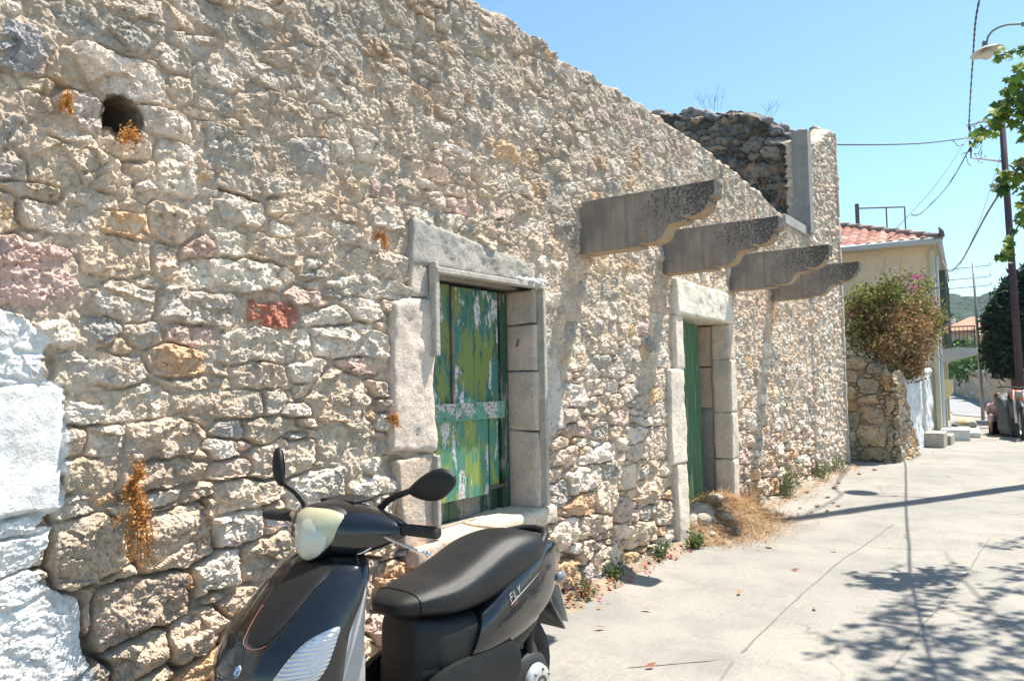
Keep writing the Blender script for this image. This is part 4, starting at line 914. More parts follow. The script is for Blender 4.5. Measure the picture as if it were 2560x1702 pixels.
# ------------------------------------------------------------ television aerial, poles, lamp, wires
M_blk = plain('black_wire', (.03, .028, .035), .6)
M_steel = plain('galvanised_steel', (0.36, 0.36, 0.37), .45, .6, dirt=(0.24, 0.23, 0.23))
an = MB()
AX = 26.3
an.tube([(AX, 1.62, 0), (AX, 1.68, 4.62)], [.05, .03], 8)
o = an.build('mast', M_steel, None, smooth=True); mast = empty('aerial_mast', (AX, 1.62, 0), 0, 'thin grey mast with three hooked crossbars beyond the balcony', 'mast'); o.parent = mast; o.matrix_parent_inverse = wm(mast).inverted()
for z, l in ((4.48, .9), (4.16, .8), (3.90, .75)):
    m_ = MB(); m_.tube([(AX, 1.66+l, z), (AX, 1.66-.36, z+.02), (AX, 1.66-.42, z+.05), (AX, 1.66-.38, z+.10)], .014, 5); m_.build('crossbar', M_steel, mast)
M_pole = attrmat('tarred_pole_wood', n1=(2, .8, 1.2), n2=(30, .75, 1.2), bump=.6, bscale=30)
PX, PY = 24.0, 0.60
pole = empty('utility_pole', (PX, PY, 0), 0, 'dark wooden utility pole half hidden by vine leaves at the right edge', 'utility pole')
m_ = MB(); m_.col = (.075, .052, .062); m_.tube([(PX, PY, -.1), (PX, PY+.055, 4), (PX, PY+.115, 8.6)], [.10, .09, .075], 12); m_.build('pole_shaft', M_pole, pole, smooth=True, attr='tint')
m_ = MB(); m_.tube([(PX, PY+.08, 8.15), (PX, 1.45, 8.10), (PX, 1.45, 7.2), (PX, PY+.1, 6.95)], .028, 6); m_.build('wire_bracket', M_steel, pole)
for z in (8.0, 7.8, 7.6, 7.4):
    m_ = MB(); m_.lathe([(0, -.05), (.03, -.05), (.045, -.02), (.03, 0), (.045, .03), (.02, .06), (0, .06)], (PX-.02, 1.45, z), 'Z', 10); m_.build('insulator', plain('brown_glaze', (.1, .06, .06), .3), pole, smooth=True)
for k in range(16):
    m_ = MB(); a = Vector((PX+R.uniform(-.1, .1), 1.45+R.uniform(-.35, .15), 7.75+R.uniform(-.5, .4))); b_ = a+Vector((R.uniform(-.2, .2), R.uniform(-.35, .35), R.uniform(-.4, .2)))
    m_.tube([a, (a+b_)/2+Vector((0, 0, -.12)), b_], .010, 4)
    m_.build('wire_loop', M_blk, pole)
# street lamp hangs from a second pole that stands outside the frame and throws its shadow over the road
lampp = empty('street_lamp', (13.15, -.52, 0), 0, 'enamel shade street lamp on a curved grey arm above the road', 'street lamp')
m_ = MB(); m_.col = (.16, .12, .10); m_.tube([(13.15, -.52, -.1), (12.95, -.45, 6), (12.75, -.38, 11.6)], [.15, .13, .11], 12); m_.build('pole_shaft', M_pole, lampp, smooth=True, attr='tint')
m_ = MB(); pts = [(12.9, -.42, 6.27), (12.85, .06, 6.31), (12.83, .25, 6.345), (12.83, .36, 6.335), (12.83, .44, 6.30), (12.83, .49, 6.24), (12.83, .51, 6.17)]; m_.tube(pts, .016, 8); m_.lathe([(.0, -.03), (.035, -.03), (.035, .03), (0, .03)], (12.86, .06, 6.31), 'Y', 8)
m_.build('lamp_arm', plain('grey_green_arm', (0.20, 0.21, 0.20), .5, .3), lampp, smooth=True)
LM = Matrix.Rotation(radians(-8), 3, 'X')
m_ = MB(); m_.lathe([(.02, .15), (.035, .13), (.035, .09), (.055, .075), (.05, .05)], (12.83, .52, 6.04), 'Z', 20, M=LM); m_.build('lamp_neck', plain('lamp_neck_grey', (.2, .19, .19), .5, .4), lampp, smooth=True)
m_ = MB(); m_.lathe([(.05, .055), (.09, .045), (.16, .012), (.205, -.018), (.212, -.026), (.204, -.026), (.155, .002), (.09, .034), (.0, .044)], (12.83, .52, 6.04), 'Z', 32, M=LM); m_.build('lamp_shade', plain('white_enamel', (.60, .57, .50), .35, dirt=(.42, .38, .33)), lampp, smooth=True)
m_ = MB(); m_.blob((12.83, .52, 5.985), (.085, .085, .075), 16, 10); m_.build('lamp_bowl', plain('dull_lamp_glass', (.55, .48, .38), .25), lampp, smooth=True)
M_wire = plain('twisted_black_cable', (.03, .03, .04), .5)
def wire(name, pts, r, label, sag=0.0, twist=0, cat='cable', mat=None):
    P_ = [Vector(p) for p in pts]; out = []
    if len(P_) == 2:
        for k in range(33): t = k/32; out.append(P_[0].lerp(P_[1], t)-Vector((0, 0, sag*4*t*(1-t))))
    else:
        for i in range(len(P_)-1):
            a = P_[max(i-1, 0)]; b_ = P_[i]; c_ = P_[i+1]; d_ = P_[min(i+2, len(P_)-1)]
            for k in range(10):
                t = k/10; out.append(.5*((2*b_)+(-a+c_)*t+(2*a-5*b_+4*c_-d_)*t*t+(-a+3*b_-3*c_+d_)*t*t*t))
        out.append(P_[-1])
    mb = MB()
    if twist:
        L_ = (P_[-1]-P_[0]).length; n = int(L_/.09); fine = []
        for k in range(n+1):
            f = k/n*(len(out)-1); i = min(int(f), len(out)-2); fine.append(out[i].lerp(out[i+1], f-i))
        for ph in (0, pi):
            mb.tube([p+Vector((0, cos(k*1.05+ph)*r*.8, sin(k*1.05+ph)*r*.8)) for k, p in enumerate(fine)], r, 5)
    else: mb.tube(out, r, 5)
    o = mb.build(name, mat or M_wire, None, smooth=True); return tag(o, label, cat)
wire('overhead_cable', [(24, 1.47, 8.05), (18, .98, 7.66), (14, .63, 7.27), (13.3, .2, 8.0), (12.78, -.36, 10.6)], .011, 'thick twisted black cable running from the pole bracket up out of the frame', twist=1)
wire('service_cable', [(13.15, 2.95, 5.22), (16.5, 2.55, 5.95), (20, 2.1, 6.75), (24, 1.5, 7.75)], .015, 'black cable from the tall ruin across the open sky to the pole bracket')
wire('roof_cable', [(24, 1.45, 7.5), (22.9, 1.9, 6.35), (21.6, 2.4, 5.45), (20.6, 2.53, 5.22)], .016, 'darker sagging cable from the pole bracket down to the house roof')
wire('roof_wire', [(24, 1.55, 7.7), (22.2, 2.15, 6.2), (20.7, 2.95, 4.9)], .008, 'thin straight wire beside the sagging roof cable')
wire('house_cable', [(19.0, 1.78, 3.85), (18.2, 1.62, 3.55), (17.0, 1.44, 3.38), (15.62, 1.23, 3.32), (14.43, 1.06, 3.27), (13.4, .92, 3.26), (12.4, .78, 3.26), (10.3, .5, 3.24), (8.75, .28, 3.2), (6.75, 0, 3.1), (2, -1, 3.3)], .011, 'pale cable from the eave of the cream house out past the right edge', mat=plain('weathered_cable', (.16, .12, .12), .6))
wire('pole_wire', [(24, .72, 7.3), (24.8, 1.4, 5.5), (25.2, 2.05, 4.2)], .006, 'very thin wire sagging from the pole towards the house eave')

if True:                                               # summer air, from the ground up to above the hill
    hz = MB(); hz.box((310, 50, 59), (720, 620, 122)); ho = hz.build('haze', None, None); ho['kind'] = 'stuff'; ho['label'] = 'thin pale blue summer haze over the valley'
    hm_, hN, hL, hB = newmat('haze_air'); hN.remove(hB); hv = hN.new('ShaderNodeVolumePrincipled'); hv.inputs['Color'].default_value = (.72, .84, 1, 1); hv.inputs['Density'].default_value = .00024; hv.inputs['Anisotropy'].default_value = .2
    hL.new(hv.outputs[0], hN['Material Output'].inputs['Volume']); ho.data.materials.append(hm_)
# ------------------------------------------------------------ beyond: lane, curved wall, shrubs, far house, hill
M_asph = plain('pale_asphalt', (0.27, 0.275, 0.285), .9, dirt=(0.23, 0.235, 0.245), dscale=.4, bump=.2)
ln = MB(); ln.add([(27.5, -14, .02), (27.5, 1.6, .02), (29, 2.6, .02), (40, 4.2, .02), (70, 9, .02), (70, 6.6, .02), (50, 3.9, .02), (38, 2.1, .02), (29.3, .9, .02), (33, -14, .02)], [tuple(range(10))]); tag(ln.build('side_road', M_asph), kind='structure')
cw = [(70, 7.0), (57, 4.95), (48, 3.65), (41.4, 2.62), (35, 1.75), (29.6, 1.12), (26.5, -.1), (25.5, -2.0), (25, -5)]
def poly_at(pl, s):
    acc = 0
    for a, b_ in zip(pl[:-1], pl[1:]):
        d = math.dist(a, b_)
        if acc+d >= s: t = (s-acc)/d; return (a[0]+(b_[0]-a[0])*t, a[1]+(b_[1]-a[1])*t)
        acc += d
    return pl[-1]
tot = sum(math.dist(a, b_) for a, b_ in zip(cw[:-1], cw[1:])); ns = 1500; nr = 60
sp_ = np.linspace(0, tot, ns); pc = np.array([poly_at(cw, s) for s in sp_])
for _ in range(30): pc[1:-1] = (pc[:-2]+pc[1:-1]*2+pc[2:])/4
tg = np.gradient(pc, axis=0); tg /= np.linalg.norm(tg, axis=1, keepdims=True); nm = np.stack([tg[:, 1], -tg[:, 0]], 1)
nm = np.where((nm*(-pc)).sum(1)[:, None] < 0, -nm, nm)
tz = np.linspace(0, 1, nr); Us = np.repeat(sp_[None], nr, 0); Zt = tz[:, None]*1.38+0*Us
st5 = scatter([], 0, tot, 0, lambda x: 1.4, lambda x, z, f, g: g.uniform(.12, .24)*(1-.55*f), 33, tries=9000, tys='ttogg')
h, sid, mm, ed = stone_field(Us, Zt, st5, seed=71, jd=lambda a, b: .05+0*a, rough=1.5, base=.04)
tn = stone_tint(st5, sid, mm, Us, Zt, 9)*.85
V = np.stack([pc[None, :, 0]+nm[None, :, 0]*h, pc[None, :, 1]+nm[None, :, 1]*h, Zt], -1).reshape(-1, 3)
cwo = empty('curved_stone_wall', (41, 2.8, 0), 0, 'long curved rubble boundary wall with pale coping beyond the side road', 'stone wall')
np_mesh('wall_face', V, gridfaces(nr, ns), M_wall, cwo, True, tn.reshape(-1, 3))
cp = MB(); idx = list(range(0, ns, 25))+[ns-1]
cp.loft([[Vector((pc[i, 0]+nm[i, 0]*o_, pc[i, 1]+nm[i, 1]*o_, z)) for o_, z in ((.08, 1.36), (.08, 1.47), (-.38, 1.47), (-.38, 0), (-.05, 0), (-.05, 1.36))] for i in idx])
cp.build('coping', plain('pale_coping', (0.50, 0.49, 0.46), .9, dirt=(.38, .37, .34)), cwo)

def shrub(name, label, blobs, leafsz, pal, seed, cat='shrub', trunk=None, spread=.22, flat=0, group=None, elong=1.6):
    g = np.random.default_rng(seed); P = []; 
    c0 = blobs[0][0]; root = empty(name, (c0[0], c0[1], 0), 0, label, cat, group)
    for c, r, n in blobs:
        sub = cloud(max(6, n//45), c, r, g, .45); rr = np.mean(r)
        P.append(sub[g.integers(len(sub), size=n)]+g.normal(0, rr*spread, (n, 3))*np.array((1, 1, 1-flat)))
    P = np.concatenate(P); leaf_mesh('crown', P, leafsz, pick(pal, len(P), g, .22), M_leaf, root, seed=seed, elong=elong)
    mb = MB(); mb.col = (.10, .07, .05); top = Vector(c0)
    mb.tube([(c0[0], c0[1], 0), (c0[0]+.05, c0[1]+.03, c0[2]*.5), tuple(top)], trunk or [.08, .06, .03], 8)
    gq = random.Random(seed)
    for c, r, n in blobs:
        for k in range(4):
            e_ = Vector(c)+Vector((gq.uniform(-1, 1)*r[0], gq.uniform(-1, 1)*r[1], gq.uniform(-.6, .8)*r[2]))*.8; mb.tube([top*.6+Vector((c0[0], c0[1], 0))*.4, top.lerp(e_, .5), e_], [.04, .025, .01], 5)
    mb.build('trunk', M_twig, root, attr='tint'); return root
LG = [(.10, .20, .04), (.06, .13, .03), (.16, .27, .06), (.12, .17, .05)]
DG = [(.018, .045, .028), (.025, .06, .03), (.012, .03, .02), (.035, .07, .04)]
shrub('garden_shrub', 'bright green garden shrub behind the curved wall, nearest the balcony', [((60, 4.75, 1.9), (3.2, 1.2, .95), 3800), ((53, 3.75, 1.85), (2.2, 1.0, .85), 2600)], .17, LG, 5)
shrub('garden_shrub', 'darker green shrub behind the curved wall, next to the tall dark tree', [((47, 2.95, 1.7), (1.9, .9, .7), 3200), ((42.5, 2.2, 1.6), (1.5, .7, .6), 2200)], .13, [(.06, .13, .03), (.10, .18, .045), (.04, .09, .025)], 6)
shrub('garden_shrub', 'low light green shrub spilling over the coping of the curved wall', [((37.2, 1.40, 1.4), (1.3, .5, .40), 1700)], .10, LG, 8)
shrub('dark_feathery_tree', 'tall dark feathery evergreen tree beyond the parked motorbikes at the right edge',
      [((26.2, .75, 3.0), (.75, .55, .65), 7000), ((26.0, .95, 2.2), (.7, .50, .6), 7500), ((26.2, .35, 3.6), (.8, .6, .6), 6000), ((26.3, .20, 2.6), (.8, .6, .9), 7000), ((26.0, 1.02, 1.68), (.5, .36, .38), 3000), ((25.9, 1.25, 2.85), (.35, .22, .25), 1500)],
      .075, DG, 9, cat='tree', trunk=[.14, .11, .06], spread=.20, elong=3.2)
shrub('far_tree', 'dark green tree below the hill behind the far ochre house', [((95, 9, 3.4), (7, 4, 2.4), 3000)], .5, [(.05, .10, .04), (.03, .07, .03)], 12, cat='tree')

fh = empty('far_ochre_house', (66, 5.2, 0), 0, 'small ochre house with a tiled roof seen below the hill', 'house')
m_ = MB(); m_.box((67, 4.2, 1.9), (8, 5.2, 4.0)); m_.build('wall', plain('ochre_plaster', (0.62, 0.42, 0.24), .9, dirt=(0.55, 0.38, 0.22), dscale=1), fh)
m_ = MB(); m_.col = (.45, .26, .18); m_.loft([[Vector((62.4, 7.2, 3.9)), Vector((71.6, 7.2, 3.9)), Vector((71.6, 1.2, 3.9)), Vector((62.4, 1.2, 3.9))], [Vector((66, 4.6, 5.4)), Vector((68, 4.6, 5.4)), Vector((68, 3.8, 5.4)), Vector((66, 3.8, 5.4))]]); m_.build('roof', M_tile, fh, attr='tint')
m_ = MB(); m_.box((66, 5.8, 4.9), (.5, .5, .9)); m_.build('chimney', M_white, fh)
m_ = MB(); m_.box((62.98, 5.2, 2.4), (.05, .9, 1.1)); m_.build('window', M_glass, fh, bevel=.01)
ah = empty('arched_porch_house', (59.5, 4.7, 0), 0, 'dark arched porch with a red tiled edge glimpsed behind the balcony railing', 'house')
m_ = MB(); m_.box((59.5, 4.7, 1.95), (2, 1.5, 3.9)); m_.build('wall', plain('old_plaster', (0.40, 0.33, 0.25), .9), ah)
m_ = MB(); m_.col = (.42, .20, .15); m_.box((59.4, 4.7, 3.99), (2.5, 1.9, .18)); m_.build('roof', M_tile, ah, attr='tint')
m_ = MB(); m_.loft([[Vector((x_, 4.7+cos(a)*.6, 2.9+sin(a)*.62)) for a in [pi*k/12 for k in range(13)]]+[Vector((x_, 4.1, .3)), Vector((x_, 5.3, .3))] for x_ in (58.44, 58.5)]); m_.build('porch_arch', M_glass, ah)

# hill
hx = np.linspace(-200, 300, 300); hd = np.linspace(0, 1, 180); HXm, HD = np.meshgrid(hx, hd)
ridge_ = 44+16*vn(HXm/95, HXm*0+1, 3)+9*fbm(HXm/45, HD*2, 4, 5)+np.clip(-HXm/9, -10, 14)
HZ = ridge_*np.sin(np.clip(HD, 0, 1)*pi/2)**1.2*(1+.10*fbm(HXm/25, HD*5, 4, 8)); HZ = HZ+2.4*(vn(HXm/5.5, HD*47, 31)-.4)*sst(0, .1, HD)+1.2*(vn(HXm/2.2, HD*110, 32)-.5); HZ[0] = -3
M_hill = attrmat('scrub_covered_hill', n1=(.045, .6, 1.5), n2=(.25, .55, 1.5), bump=1.0, bscale=.25, bdist=6, rough=1)
V = np.stack([330+HD*260, HXm, HZ], -1)
hl = np_mesh('hill', V.reshape(-1, 3), gridfaces(180, 300)[:, ::-1], M_hill, None, False, np.tile(np.array([(.045, .080, .045)]), (HXm.size, 1))); hl['kind'] = 'structure'
# ------------------------------------------------------------ vine hanging in from the right, its canopy overhead casts the dappled shade
def lobed(mb, P, nrm, tip, s, col):
    """five lobed leaf with a fold"""
    n = nrm.normalized(); t = (tip-n*tip.dot(n)).normalized(); b = n.cross(t)
    ang = [0, 20, 42, 62, 90, 112, 150, 180]; rad = [1.0, .62, .86, .52, .78, .50, .52, .16]
    pts = [(cos(radians(a))*r_, sin(radians(a))*r_) for a, r_ in zip(ang, rad)]
    pts = pts+[(x, -y) for x, y in pts[-2:0:-1]]
    vs = [P]+[P+t*(x*s*.6)+b*(y*s*.6)+n*(-abs(y)*s*.16-(max(x, 0)**2)*s*.12) for x, y in pts]
    k = len(pts); mb.add(vs, [(0, 1+i, 1+(i+1) % k) for i in range(k)], col)
VG = [(.16, .27, .035), (.24, .34, .05), (.09, .17, .03), (.055, .11, .025), (.32, .38, .08)]
vine = empty('climbing_vine', (7.4, -.6, 0), 0, 'bright green broad leaved vine hanging into the sky at the right edge', 'vine')
lv_ = MB(); sm_ = MB(); rv = random.Random(4)
def strand(pts, n, s, spread):
    pts = [Vector(p) for p in pts]; sm_.tube(pts, .006, 5, col=(.14, .10, .06))
    for k in range(n):
        f = rv.random()*(len(pts)-1); i = min(int(f), len(pts)-2); p = pts[i].lerp(pts[i+1], f-i)+Vector((rv.gauss(0, spread), rv.gauss(0, spread*.55), rv.gauss(0, spread)))
        nn = Vector((rv.uniform(-1, .1), rv.uniform(-.6, .4), rv.uniform(.1, 1))); c = rv.choice(VG); q = rv.uniform(.85, 1.15)
        lobed(lv_, p, nn, Vector((rv.uniform(-.5, .5), rv.uniform(-.5, .7), -1)), s*rv.uniform(.7, 1.25), tuple(x*q for x in c))
t_ = .75
def vp(y, z): return (10*t_, y*t_, 1.46+(z-1.46)*t_)
strand([vp(.05, 4.70), vp(.15, 4.52), vp(.26, 4.30), vp(.36, 4.18)], 80, .115, .06)
strand([vp(.24, 4.32), vp(.42, 4.13), vp(.60, 4.06)], 36, .095, .035)
strand([vp(.0, 4.55), vp(.08, 4.30), vp(.13, 4.05)], 40, .12, .06)
strand([vp(.05, 3.75), vp(.22, 3.58), vp(.38, 3.48)], 52, .11, .05)
strand([vp(.02, 3.5), vp(.10, 3.3), vp(.08, 3.1)], 40, .11, .05)
strand([vp(.08, 3.25), vp(.20, 3.02), vp(.30, 2.80), vp(.36, 2.70)], 40, .085, .035)
strand([vp(-.1, 5.0), vp(.05, 4.95), vp(.20, 4.94), vp(.33, 4.95)], 40, .075, .03)
strand([vp(-.05, 4.9), vp(-.05, 4.2), vp(-.06, 3.6), vp(-.04, 3.0)], 60, .11, .06)
# canopy above and beside the frame: shaped by where its dappled shade lies on the road
sxy = [(5.75, 1.02), (5.3, .98), (6.3, .75), (5.6, .75), (5.0, .85), (4.6, .9), (4.3, .98), (4.75, .6), (5.2, .45), (5.8, .35), (6.5, .35), (7.5, .42), (7.9, .30), (4.2, .75), (4.0, .6), (4.4, .45), (3.9, .9), (4.9, .25), (5.5, .1), (6.2, .05), (4.1, .3), (3.7, .55), (3.6, .8), (3.5, .6), (5.0, -.1), (4.3, 0), (6.9, .1), (3.8, .2)]
for gx_, gy_ in sxy:
    gy_ -= .27; gx_ += .15
    if gx_ < 4.4: gy_ -= .10
    for rep in range(4):
        hgt = rv.uniform(4.75, 5.3) if gy_ > .45 else rv.uniform(4.2, 5.2)
        a = Vector((gx_+rv.gauss(0, .13), gy_+rv.gauss(0, .06), 0))+Vector((.4407, -.2034, 1))*hgt
        dv = Vector((rv.uniform(-.35, .1), rv.uniform(.0, .16), rv.uniform(-.1, .1)))
        nl_ = 13 if gx_ > 5.2 else 22
        strand([a-dv, a, a+dv], nl_, .085, .045)
for k in range(4):
    a = Vector((7.4, -.9, 4.9)); b_ = Vector((R.uniform(5.5, 9.5), R.uniform(-.8, 0), R.uniform(4.6, 5.3))); sm_.tube([a, (a+b_)/2+Vector((0, 0, .1)), b_], [.010, .008, .004], 5, col=(.14, .10, .06))
sm_.tube([(7.3, -1.0, -.05), (7.35, -.95, 2.5), (7.4, -.9, 4.9)], [.05, .04, .03], 8, col=(.16, .11, .07))
lv_.build('leaves', M_leaf, vine, attr='tint', fixn=False); sm_.build('stems', M_twig, vine, attr='tint')
# ------------------------------------------------------------ weeds, litter and debris at the foot of the wall
def blades(mb, c, n, h_, spread, pal, lean=.5, w=.004, rr=R):
    for k in range(n):
        a = rr.uniform(0, 2*pi); rad = spread*sqrt(rr.random()); b_ = Vector((c[0]+cos(a)*rad, c[1]+sin(a)*rad, c[2])); L_ = h_*rr.uniform(.5, 1.2); d = Vector((cos(a)*lean*rr.random(), sin(a)*lean*rr.random(), 1)).normalized()
        s_ = Vector((-d.y+.01, d.x, 0)).normalized()*w*rr.uniform(.7, 1.4); m1 = b_+d*L_*.55; t = b_+d*L_+Vector((cos(a)*lean*L_*.4, sin(a)*lean*L_*.4, -lean*L_*.2))
        mb.add([b_-s_, b_+s_, m1+s_*.8, m1-s_*.8, t], [(0, 1, 2, 3), (3, 2, 4)], rr.choice(pal))
STRAW = [(.42, .27, .13), (.50, .35, .19), (.33, .19, .09), (.46, .25, .12)]
# heap of dry stalks and rubble in the doorway
hp = empty('dry_grass_heap', (7.1, 2.45, 0), 0, 'heap of reddish dry grass, rubble and soil spilling from the green doorway', 'debris heap')
hpx = np.linspace(6.25, 8.35, 110); hpy = np.linspace(2.02, 3.3, 70); A_, B_ = np.meshgrid(hpx, hpy)
bump_ = np.exp(-((A_-7.15)/.62)**2-((B_-2.75)/.36)**2)*.30*(1+.5*fbm(A_*5, B_*5, 4, 5))+np.exp(-((A_-7.5)/.5)**2-((B_-2.5)/.26)**2)*.10
hz_ = bump_+.02*fbm(A_*18, B_*18, 3, 7)-.035
tn = np.array((.33, .25, .17))*(1+.35*fbm(A_*7, B_*7, 3, 6))[..., None]; wh_ = sst(.55, .62, vn(A_*6, B_*6, 11))[..., None]*sst(.08, .16, hz_)[..., None]; tn = tn*(1-wh_)+np.array((.5, .47, .42))*wh_
np_mesh('soil_mound', np.stack([A_, B_, hz_], -1).reshape(-1, 3), gridfaces(70, 110), M_wall, hp, True, tn.reshape(-1, 3))
def hpz(x, y): return max(0, float(np.exp(-((x-7.15)/.62)**2-((y-2.75)/.36)**2)*.30+np.exp(-((x-7.5)/.5)**2-((y-2.5)/.26)**2)*.10-.03))
mb = MB()
for k in range(2600):
    x = R.gauss(7.25, .50); y = min(R.gauss(2.48, .19), 2.95); 
    if x < 6.35 or x > 8.3 or (y > 2.6 and (x < 6.52 or x > 7.68)): continue
    z = hpz(x, y)+.01; a = R.uniform(0, 2*pi); L_ = R.uniform(.05, .22); el = abs(R.gauss(0, .3)); d = Vector((cos(a)*cos(el), sin(a)*cos(el), sin(el)))
    p = Vector((x, y, z)); q = p+d*L_; q.z = max(q.z-.02, hpz(q.x, q.y)+.006); s_ = Vector((-d.y, d.x, .3)).normalized()*.0022
    m1 = (p+q)/2+Vector((0, 0, R.uniform(.0, .03))); mb.add([p-s_, p+s_, m1+s_, m1-s_, q], [(0, 1, 2, 3), (3, 2, 4)], R.choice(STRAW))
for k in range(6):
    blades(mb, (7.35+R.uniform(-.3, .6), 2.62+R.uniform(-.1, .05), hpz(7.4, 2.6)*.6), 60, .16, .09, STRAW, .9, .002)
o = mb.build('dry_stalks', M_leaf, hp, attr='tint', fixn=False); o['kind'] = 'stuff'
def rock(name, c, s, col, seed, label, group=None, parent=None):
    mb = MB(); mb.blob((0, 0, 0), s, 12, 9, .10, col=col, seed=seed, rot=Matrix.Rotation(seed*1.3, 3, 'Z'))
    o = mb.build(name, M_wall, None, attr='tint', smooth=True, angle=40); o.location = c
    if parent: o.parent = parent; o.matrix_parent_inverse = wm(parent).inverted()
    else: tag(o, label, 'stone', group)
    return o
for k, (x, y, s) in enumerate(((6.78, 2.62, .13), (6.95, 2.50, .10), (7.15, 2.66, .11), (6.62, 2.50, .07), (6.88, 2.36, .06))):
    rock('rubble_stone', (x, y, hpz(x, y)-.005), (s*.85, s*.65, s*.42), (.52, .45, .36), k, None, parent=hp)
# fallen petals, leaves and soil along the wall foot
lt = MB(); PET = [(.40, .05, .05), (.50, .10, .08), (.36, .10, .05), (.45, .20, .10), (.55, .12, .28), (.40, .25, .13)]
for k in range(900):
    x = 3.9+R.random()**.9*9.3; sp_y = abs(R.gauss(0, .10))+(.03); y = 2.64-sp_y*(1.5 if 9 < x < 12.8 else .8)
    dens = 1.0 if (4.2 < x < 6.0) else .55
    if R.random() > dens: continue
    c = R.choice(PET if x < 6.4 else STRAW+PET[2:4]); s = R.uniform(.008, .022); a = R.uniform(0, 6.28); p = Vector((x, y, .012+R.random()*.03*(1 if sp_y < .12 else .3)))
    u_ = Vector((cos(a), sin(a), R.uniform(-.3, .5)))*s; v_ = Vector((-sin(a), cos(a), R.uniform(-.3, .5)))*s*.7
    lt.add([p-u_, p+v_, p+u_, p-v_], [(0, 1, 2, 3)], c)
tag(lt.build('fallen_petals', M_leaf, attr='tint', fixn=False), 'dry red petals and leaf litter strewn along the foot of the wall', 'leaf litter', kind='stuff')
strips = []
for nm_, x0, x1, h_, seed in (('drift', 4.1, 6.3, .05, 1), ('drift', 7.9, 13.2, .05, 2)):
    ax = np.linspace(x0, x1, int((x1-x0)/.03)); ay = np.linspace(2.3, 2.72, 20); A_, B_ = np.meshgrid(ax, ay)
    hz_ = h_*sst(2.42, 2.68, B_+.06*fbm(A_*3, B_*3, 2, seed))*(1+.6*fbm(A_*12, B_*12, 3, seed))-.012
    tn = np.array((.30, .24, .175))*(1+.3*fbm(A_*15, B_*15, 3, 6))[..., None]
    strips.append((np.stack([A_, B_, hz_], -1).reshape(-1, 3), gridfaces(20, len(ax)), tn.reshape(-1, 3)))
off_ = 0; VV = []; FF_ = []; TT = []
for v_, f_, t in strips: VV.append(v_); FF_.append(f_+off_); TT.append(t); off_ += len(v_)
tag(np_mesh('soil_drift', np.concatenate(VV), np.concatenate(FF_), M_wall, None, True, np.concatenate(TT)), 'thin drift of brown soil and grit along the foot of the long wall', 'soil', kind='stuff')
WEED = [(.10, .17, .05), (.17, .22, .07), (.07, .12, .04), (.22, .22, .09)]
def weed(c, h_, n, label, pal=WEED, spread=.05, lean=.7, lsz=.014):
    mb = MB(); rr = random.Random(int(c[0]*100)); root = empty('weed', c, 0, label, 'weed')
    P_ = []
    for k in range(n):
        a = rr.uniform(0, 6.28); d = Vector((cos(a)*lean*rr.random(), sin(a)*lean*rr.random()-.15, 1)).normalized(); b_ = Vector((rr.gauss(0, spread), rr.gauss(0, spread*.5), 0)); L_ = h_*rr.uniform(.4, 1.1)
        mb.tube([b_, b_+d*L_*.5, b_+d*L_+Vector((0, 0, -.1*L_))], [.0025, .002, .001], 4, col=(.16, .16, .07))
        for j in range(12): P_.append(b_+d*L_*rr.uniform(.2, 1.05)+Vector((rr.gauss(0, .012), rr.gauss(0, .012), rr.gauss(0, .008))))
    mb.build('stalks', M_twig, root, attr='tint', local=True)
    g = np.random.default_rng(3); o = leaf_mesh('leaves', np.array([tuple(p) for p in P_]), lsz, pick(pal, len(P_), g), M_leaf, None, seed=1, elong=2); o.parent = root
    return root
weed((6.28, 2.52, 0), .17, 34, 'dark green weed clump at the foot of the pale stone left of the door')
weed((5.75, 2.60, .01), .14, 24, 'yellow green weeds among red petals between window and door')
weed((5.0, 2.62, .01), .13, 22, 'small green weeds just beyond the parked scooter')
weed((4.5, 2.60, .01), .11, 20, 'little weeds and red petals nearest the scooter rear wheel', pal=WEED+PET[:2])
weed((8.15, 2.60, .02), .30, 30, 'pale dry weed beside the right jamb of the green doorway', pal=STRAW+WEED[1:2])
weed((9.35, 2.62, .02), .46, 46, 'tall straggly weed against the wall beyond the doorway', spread=.10)
weed((11.1, 2.62, .02), .34, 36, 'low green weed against the wall near the ring beam end', spread=.1)
weed((12.0, 2.60, .02), .25, 26, 'small weed tuft at the foot of the tall ruin', spread=.1)
# orange dried plants rooted in the joints
ORG = [(.50, .24, .07), (.58, .31, .10), (.42, .18, .05)]
def wallplant(c, h_, w_, n, label, up_=False):
    root = empty('dried_wall_plant', c, 0, label, 'dried plant'); rr = random.Random(int(c[0]*77)); mb = MB(); P_ = []
    for k in range(max(5, n//60)):
        x1 = rr.gauss(0, w_*.5); z1 = (1 if up_ else -1)*h_*rr.uniform(.3, 1); pts = [Vector((0, .02, 0)), Vector((x1*.5, -.045, z1*.35+.02)), Vector((x1, -.05, z1))]
        mb.tube(pts, .0015, 4, col=(.35, .2, .08))
        for j in range(60): f = rr.random(); P_.append((pts[0].lerp(pts[1], f*2) if f < .5 else pts[1].lerp(pts[2], f*2-1))+Vector((rr.gauss(0, w_*.16), rr.gauss(0, .012), rr.gauss(0, .012))))
    mb.build('stems', M_twig, root, attr='tint', local=True)
    o = leaf_mesh('seed_heads', np.array([tuple(p) for p in P_]), .008, pick(ORG, len(P_), np.random.default_rng(1)), M_leaf, None, seed=2, elong=1.4); o.parent = root
wallplant((1.462, 2.655, 1.11), .30, .075, 1500, 'large orange dried plant hanging from a joint near the whitewash')
wallplant((1.462, 2.655, 1.11), .10, .03, 360, 'short upright orange tuft above the large hanging dried plant', True)
wallplant((2.70, 2.665, 2.18), .10, .02, 260, 'small orange dried tuft on the wall upper left of the window')
